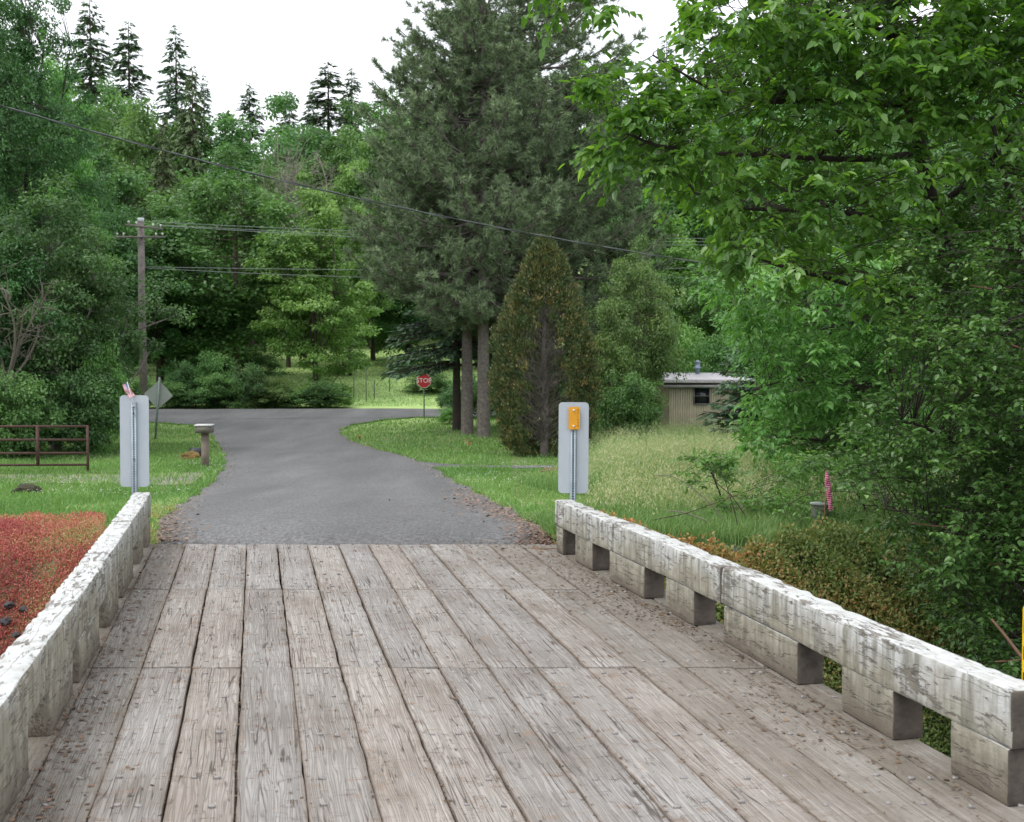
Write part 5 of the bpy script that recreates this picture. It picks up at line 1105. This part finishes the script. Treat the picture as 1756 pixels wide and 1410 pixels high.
for pts, rad, lb in torn:
    P2, (v, q) = limb(pts, rad * .6, rad, 6); o = mesh_np('broken_branch', v - P2[0], [q], M['torn'] if 'torn' in lb or 'orange' in lb else M['bark'], smooth=True, loc=tuple(P2[0])); tag(o, lb, 'broken branch', 'broken branches in the thicket')

# ------------------------------------------------------------------ grasses and ground cover
def scatter(r, n, d0, d1, px0, px1, ok, p=.5):
    u = r.random(n); d = (d0 ** -p + u * (d1 ** -p - d0 ** -p)) ** (-1 / p); x = X_at(px0 + (px1 - px0) * r.random(n), d)
    k = ok(x, d); return np.stack([x[k], d[k], H(x[k], d[k])], 1)
def blades(r, P_, h, w, lean, seg=1, hue=.45, hsp=.16, heads=0.0):
    n = len(P_); h = h * (.5 + .8 * r.random(n)); an = r.random(n) * 6.28; L = np.stack([np.cos(an), np.sin(an), np.zeros(n)], 1); a2 = r.random(n) * 6.28
    S = np.stack([np.cos(a2), np.sin(a2), np.zeros(n)], 1) * ((w / 2) * (.7 + .6 * r.random(n)))[:, None]; ln = lean * h * (.3 + r.random(n))
    P0 = P_ - np.array([0, 0, .02]); mid = P0 + L * (ln * .3)[:, None] + np.array([0, 0, 1.0]) * (h * .6)[:, None]; tip = P0 + L * ln[:, None] + np.array([0, 0, 1.0]) * (h * (1 - .25 * lean))[:, None]
    V = np.stack([P0 - S, P0 + S, mid + S * .8, tip, mid - S * .8], 1).reshape(-1, 3)
    b_ = np.arange(n)[:, None] * 5; Q = b_ + np.array([[0, 1, 2, 4]]); T = b_ + np.array([[4, 2, 3]])
    nz = np.sin(P_[:, 0] * .9 + 1.3 * np.sin(P_[:, 1] * .31)) * np.sin(P_[:, 1] * .45 + P_[:, 0] * .22)
    var = np.clip(hue + .14 * nz + r.normal(0, hsp, n), 0, 1); return V, [Q, T], np.repeat(var, 5)
def merge(parts):
    V, F, A, n0 = [], {}, [], 0
    for v, ps, a in parts:
        for p in ps: F.setdefault(p.shape[1], []).append(p + n0)
        V.append(v); A.append(a); n0 += len(v)
    return np.concatenate(V), [np.concatenate(x) for x in F.values()], np.concatenate(A)
r = np.random.default_rng(71)
off = lambda x, y, m_=.0: ~on_road(x, y)
gpoly = np.vstack([dl, dh[::-1]]); apoly = np.vstack([al_, ah_[::-1]])
def clear(x, y): return off(x, y) & ~(in_poly(x, y, apoly)) & ~((in_poly(x, y, gpoly)) & (RNG.random(len(x)) < .45))
redz = lambda x, y: (x < -3.95 - .33 * np.clip(y - 13.4, 0, 9)) & (y < 19.5 + .5 * np.sin(x * 1.7) + .3 * np.sin(x * 4.1) + RNG.normal(0, .35, np.shape(x))) & (y > 8)
covz = lambda x, y: (x > .5) & (y < 14.3 + .45 * np.sin(x * 2.2)) & (y > 8)
mead = lambda x, y: x > X_at(1000, y) - .5 + .8 * np.sin(y * .4)
# short lawn grass
P1 = scatter(r, 350000, 14.0, 66, -260, 1450, lambda x, y: clear(x, y) & ~redz(x, y) & ~covz(x, y) & ~(mead(x, y) & (y > 17)))
dist = P1[:, 1]
Vb, Fb, Ab = blades(r, P1, .055 + .05 * ss(14, 24, dist) * (P1[:, 0] < 0) + .035 * np.sin(P1[:, 0] * 1.3) ** 2, .006 + .00042 * dist, .5, hue=.37 + .36 * ss(-3.5, -1.5, P1[:, 0]) * ss(30, 26, dist), hsp=.17)
tag(mesh_np('lawn_grass', Vb, Fb, M['grass'], var=Ab), kind='stuff')
# rank grass: fringes, left bank and tufts
edge = lambda x, y: on_road(x + .35, y) | on_road(x - .35, y)
P2_ = scatter(r, 90000, 14.0, 60, -160, 1100, lambda x, y: clear(x, y) & ~redz(x, y) & (edge(x, y) | (np.sin(x * 2.1 + np.sin(y)) * np.sin(y * 1.1 + x) > .55)) & ~covz(x, y) & ~on_road(x, y))
Vb, Fb, Ab = blades(r, P2_, .15, .007 + .0003 * P2_[:, 1], .7, hue=.62, hsp=.22); tag(mesh_np('tall_grass_tufts', Vb, Fb, M['grass'], var=Ab), kind='stuff')
P2b = scatter(r, 26000, 14.0, 62, -60, 1100, lambda x, y: clear(x, y) & ~redz(x, y) & ((on_road(x + .5, y) | on_road(x - .5, y)) & (r.random(len(x)) < .8) | (in_poly(x, y, gpoly))) & ~on_road(x, y) | (on_road(x, y) & (y < 60) & ~(on_road(x + .16, y) & on_road(x - .16, y)) & (np.sin(x * 3 + y * 1.3) + r.normal(0, .6, len(x)) > .1)))
Vb, Fb, Ab = blades(r, P2b, .06, .007 + .0004 * P2b[:, 1], 1.1, hue=.80, hsp=.16); tag(mesh_np('dry_verge_grass', Vb, Fb, M['meadow'], var=Ab), kind='stuff')
# meadow on the right
P3 = scatter(r, 200000, 14.2, 53, 850, 1700, lambda x, y: mead(x, y) & off(x, y) & ~covz(x, y) & (y > 14.3), p=.7)
hh_ = .20 + .46 * ss(15, 23, P3[:, 1]) * ss(X_at(985, P3[:, 1]), X_at(1060, P3[:, 1]), P3[:, 0])
a_ = blades(r, P3, hh_, .006 + .00028 * P3[:, 1], .45, hue=.34 + .1 * ss(24, 40, P3[:, 1]), hsp=.18)
k = r.random(len(P3)) < .09; Ph = P3[k].copy(); hk = hh_[k] * (1.1 + .4 * r.random(k.sum())); k2 = hk > .3; Ph, hk = Ph[k2], hk[k2]
st = blades(r, Ph, hk * 1.15, .0045, .3, hue=.85, hsp=.1); Ph2 = Ph.copy(); Ph2[:, 2] += hk * .8
m_ = len(Ph2) * 5; kk = np.repeat(np.arange(len(Ph2)), 5); C = Ph2[kk] + r.normal(0, .035, (m_, 3)) * np.array([1, 1, 2.2]); D = unit(rdir(r, m_) * .7 + np.array([0, 0, .8])); N = unit(np.cross(D, rdir(r, m_)))
hv, hq = leaf_quads(C, D, N, .055, .014); heads = (hv, [hq], np.repeat(np.clip(.88 + r.normal(0, .1, m_), 0, 1), 4))
V, F, A = merge([a_, st, heads]); tag(mesh_np('meadow_grass', V, F, M['meadow'], var=A), kind='stuff')
# far field grass beyond the cross road
P4 = scatter(r, 60000, 76, 125, 180, 860, lambda x, y: y > cross_far(x) + .6, p=.6)
Vb, Fb, Ab = blades(r, P4[::2], 0.13, .05, .9, hue=.62, hsp=.2); tag(mesh_np('field_grass', Vb, Fb, M['meadow'], var=Ab), kind='stuff')
# red ground cover on the left bank, creeping cover on the right bank
def cover(P_, h, L, asp, hue, hsp, per=4):
    n = len(P_) * per; k = np.repeat(np.arange(len(P_)), per); C = P_[k] + r.normal(0, .02, (n, 3)); C[:, 2] += h * r.random(n) * (.5 + .7 * np.sin(P_[k, 0] * 5.1 + P_[k, 1] * 3) ** 2)
    D = unit(rdir(r, n) + np.array([0, 0, .6])); N = unit(rdir(r, n) * .8 + np.array([0, -.3, .8])); N = unit(N - D * (N * D).sum(1, keepdims=True)); V, Q = leaf_quads(C, D, N, L * (.6 + .8 * r.random(n)), L * asp)
    hu = hue(P_[k, 0], P_[k, 1]) if callable(hue) else hue; return V, [Q], np.repeat(np.clip(hu + r.normal(0, hsp, n), 0, 1), 4)
P5 = scatter(r, 105000, 11, 20.2, -260, 330, redz, p=.2); P5 = P5[np.sin(P5[:, 0] * 3.1 + P5[:, 1]) * np.sin(P5[:, 1] * 4.3 - P5[:, 0]) + r.normal(0, .35, len(P5)) > -.85 + .8 * ss(15.6, 14.2, P5[:, 1])]
rh = lambda x, y: .44 + .34 * np.sin(x * 1.7 + 1.5 * np.sin(y * 1.9)) * np.sin(y * 2.4 + x * .9) + .18 * ss(18, 19.8, y)
c5 = cover(P5, .07, .034, .42, rh, .2, 5); s5 = blades(r, P5[::2], .10, .006, .5, hue=.5, hsp=.35)
V, F, A = merge([c5, (s5[0], s5[1], s5[2])]); tag(mesh_np('red_ground_cover', V, F, M['red'], var=A), kind='stuff')
P6 = scatter(r, 100000, 9.2, 14.8, 930, 1950, covz, p=.2)
oh = lambda x, y: .36 + .44 * ss(4.2, 1.6, x) * ss(12.2, 13.6, y) + .22 * np.sin(x * 2 + y) * np.sin(y * 3)
P6 = P6[np.sin(P6[:, 0] * 4.3 + P6[:, 1]) * np.sin(P6[:, 1] * 5.3 - P6[:, 0] * 2) + r.normal(0, .3, len(P6)) > -.75]; c6 = cover(P6, .22, .045, .6, oh, .2, 5); P6b = P6[P6[:, 1] > 12.6]; s6 = blades(r, P6b[::2], .17, .005, .6, hue=.5, hsp=.22)
V, F, A = merge([c6, s6]); tag(mesh_np('creeping_ground_cover', V, F, M['orange_cover'], var=A), kind='stuff')
P6c = scatter(r, 16000, 13.2, 20, -20, 420, lambda x, y: (x > -4.6) & off(x, y) & (y < 15.5) & (x < -3.0) | edge(x, y) & off(x, y) & (y < 19))
c6 = cover(P6c, .07, .03, .4, .65, .2, 4); tag(mesh_np('rusty_verge_plants', c6[0], c6[1], M['orange_cover'], var=c6[2]), kind='stuff')
# white clover specks in the lawn
P7 = scatter(r, 5000, 18, 60, -100, 960, lambda x, y: clear(x, y) & ~redz(x, y) & (np.sin(x * .8 + y * .3) * np.sin(y * .5) > .2)); P7[:, 2] += .09
m_ = len(P7); V, Q = leaf_quads(P7, np.tile([1.0, 0, 0], (m_, 1)), unit(r.normal(0, .4, (m_, 3)) + np.array([0, -.5, 1])), .028 * np.ones(m_), .022)
tag(mesh_np('clover_flowers', V, [Q], simple('clover_white', (.40, .44, .36), .8, var=.03)), kind='stuff')
# rocks on the left bank
for k, (px, py, s_k) in enumerate([(18, 1042, .06), (42, 1052, .055), (12, 1072, .07), (30, 1095, .045)]):
    lump('rock', G(px, py, 10) + np.array([0, -.05, .03]), (s_k * 1.2, s_k, s_k * .7), simple('dark_stone', (.055, .055, .06), .8, var=.2, scale=10) if k == 0 else bpy.data.materials['dark_stone'], k + 20, ['upper left dark stone in the red ground cover', 'upper right dark stone in the red ground cover', 'largest dark stone low in the red ground cover', 'lowest small dark stone in the red ground cover'][k], 'rock', 2, .5)['group'] = 'dark stones on the left bank'

# litter on the deck, its sides and the road edge
def litter(name, n, fn, L, mat, hue=.5, hsp=.22, zo=.004):
    pts = fn(n); m_ = len(pts); a2 = r.random(m_) * 6.28; D = np.stack([np.cos(a2), np.sin(a2), r.normal(0, .12, m_)], 1); N = unit(r.normal(0, .25, (m_, 3)) + np.array([0, 0, 1])); pts = pts + np.array([0, 0, zo]) + np.stack([np.zeros(m_)] * 2 + [.006 * r.random(m_)], 1)
    Ls = L * (.4 + 1.1 * r.random(m_) ** 2); V, Q = leaf_quads(pts, unit(D), N, Ls, Ls * (.12 + .5 * (r.random(m_) < .35)))
    o = mesh_np(name, V, [Q], mat, var=np.repeat(np.clip(hue + r.normal(0, hsp, m_), 0, 1), 4)); tag(o, kind='stuff'); return o
def deckpts(l, d): s = s_of(l, d); return np.stack([l * CT - s * ST, l * ST + s * CT, np.zeros(len(l))], 1)
def f_right(n):
    d = 5.4 + 8.2 * r.random(n) ** .8; dens = .25 + .75 * np.clip(np.sin(d * 1.9 + .8), 0, 1) + .6 * (d > 9.2); k = r.random(n) < dens / 1.5; d = d[k]
    wdt = (.12 + .28 * np.clip(np.sin(d * 1.9 + .8), 0, 1) + .35 * ss(10.5, 12.5, d)); return deckpts(np.interp(d, [5.6, 8.9, 13], [3.09, 3.04, 2.83]) - np.abs(r.normal(0, 1, len(d))) * wdt, d)
litter('deck_litter', 8000, f_right, .030, M['litter'], hue=.45)
def f_left(n):
    d = 4.6 + 8.9 * r.random(n); return deckpts(-1.03 + np.abs(r.normal(0, 1, n)) * (.13 + .12 * np.sin(d * 2.3) ** 2 + .25 * ss(11, 13, d)), d)
litter('left_deck_litter', 3200, f_left, .030, M['litter'], hue=.5)
def f_seam(n):
    e = r.choice(edges[1:-1], n); d = 4.6 + 8.8 * r.random(n); return deckpts(e + r.normal(0, .012, n), d)
litter('seam_litter', 4500, f_seam, .022, M['litter'], hue=.35, zo=.0)
def f_all(n): return deckpts(-1.0 + 4.0 * r.random(n), 4.6 + 8.8 * r.random(n))
litter('scattered_litter', 500, f_all, .02, M['litter'], hue=.45)
def f_road(n):
    t = r.random(n); cpx = 955 - 175 * t; cpy = 915 - 68 * t; a_ = np.array([(p[0], p[1]) for p in np.stack([cpx + r.normal(0, 26, n) * (1 - .3 * t), cpy + r.normal(0, 9, n)], 1)])
    out = np.array([G(x, y, 11, 24) for x, y in a_[:4600]]); out[:, 2] += .022; return out
litter('roadside_litter', 4600, f_road, .05, leafmat('pale_litter', [(0, (.13, .085, .06)), (.5, (.26, .18, .13)), (1, (.38, .29, .21))], trans=0, rough=.85), hue=.5)
def f_corner(n):
    px = 965 - np.abs(r.normal(0, 1, n)) * 40; py = 940 - np.abs(r.normal(0, 1, n)) * 22; out = np.array([G(x, y, 11, 24) for x, y in zip(px, py)]); out[:, 2] += .024; return out
litter('corner_litter', 3600, f_corner, .045, bpy.data.materials['pale_litter'], hue=.35)
def f_road2(n):
    out = np.array([G(x, y, 11, 24) for x, y in zip(255 + np.abs(r.normal(0, 1, n)) * 38, 868 + 66 * r.random(n))]); out[:, 2] += .022; return out
litter('left_roadside_litter', 3600, f_road2, .045, bpy.data.materials['pale_litter'], hue=.35)
def f_edge(n):
    e = np.where(r.random(n)[:, None] < .5, el[r.integers(2, 80, n), :2], er[r.integers(2, 92, n), :2]) + r.normal(0, .17, (n, 2)) * np.array([1, 2.2]); e = e[~redz(e[:, 0], e[:, 1]) & (e[:, 1] > 13.7)]
    return np.stack([e[:, 0], e[:, 1], H(e[:, 0], e[:, 1]) + .022], 1)
litter('edge_gravel', 15000, f_edge, .045, leafmat('edge_stones', [(0, (.10, .09, .08)), (.5, (.22, .19, .16)), (1, (.40, .36, .30))], trans=0, rough=.9), hue=.5)
def f_road3(n):
    x = 400 + 400 * r.random(n); y = 800 + 120 * r.random(n) ** .6; out = np.array([G(a_, b_, 11, 40) for a_, b_ in zip(x, y)]); out[:, 2] += .02; return out
litter('road_specks', 160, f_road3, .05, M['litter'], hue=.4)
P2, (v, q) = limb([(912, 941, 13.1), (930, 943, 13.05), (952, 942, 13.1)], .018, .014, 6); o = mesh_np('bark_strip', v - P2[0], [q], M['torn'], smooth=True, loc=tuple(P2[0])); tag(o, 'orange brown stick lying on the deck by the far end of the right rail', 'stick')
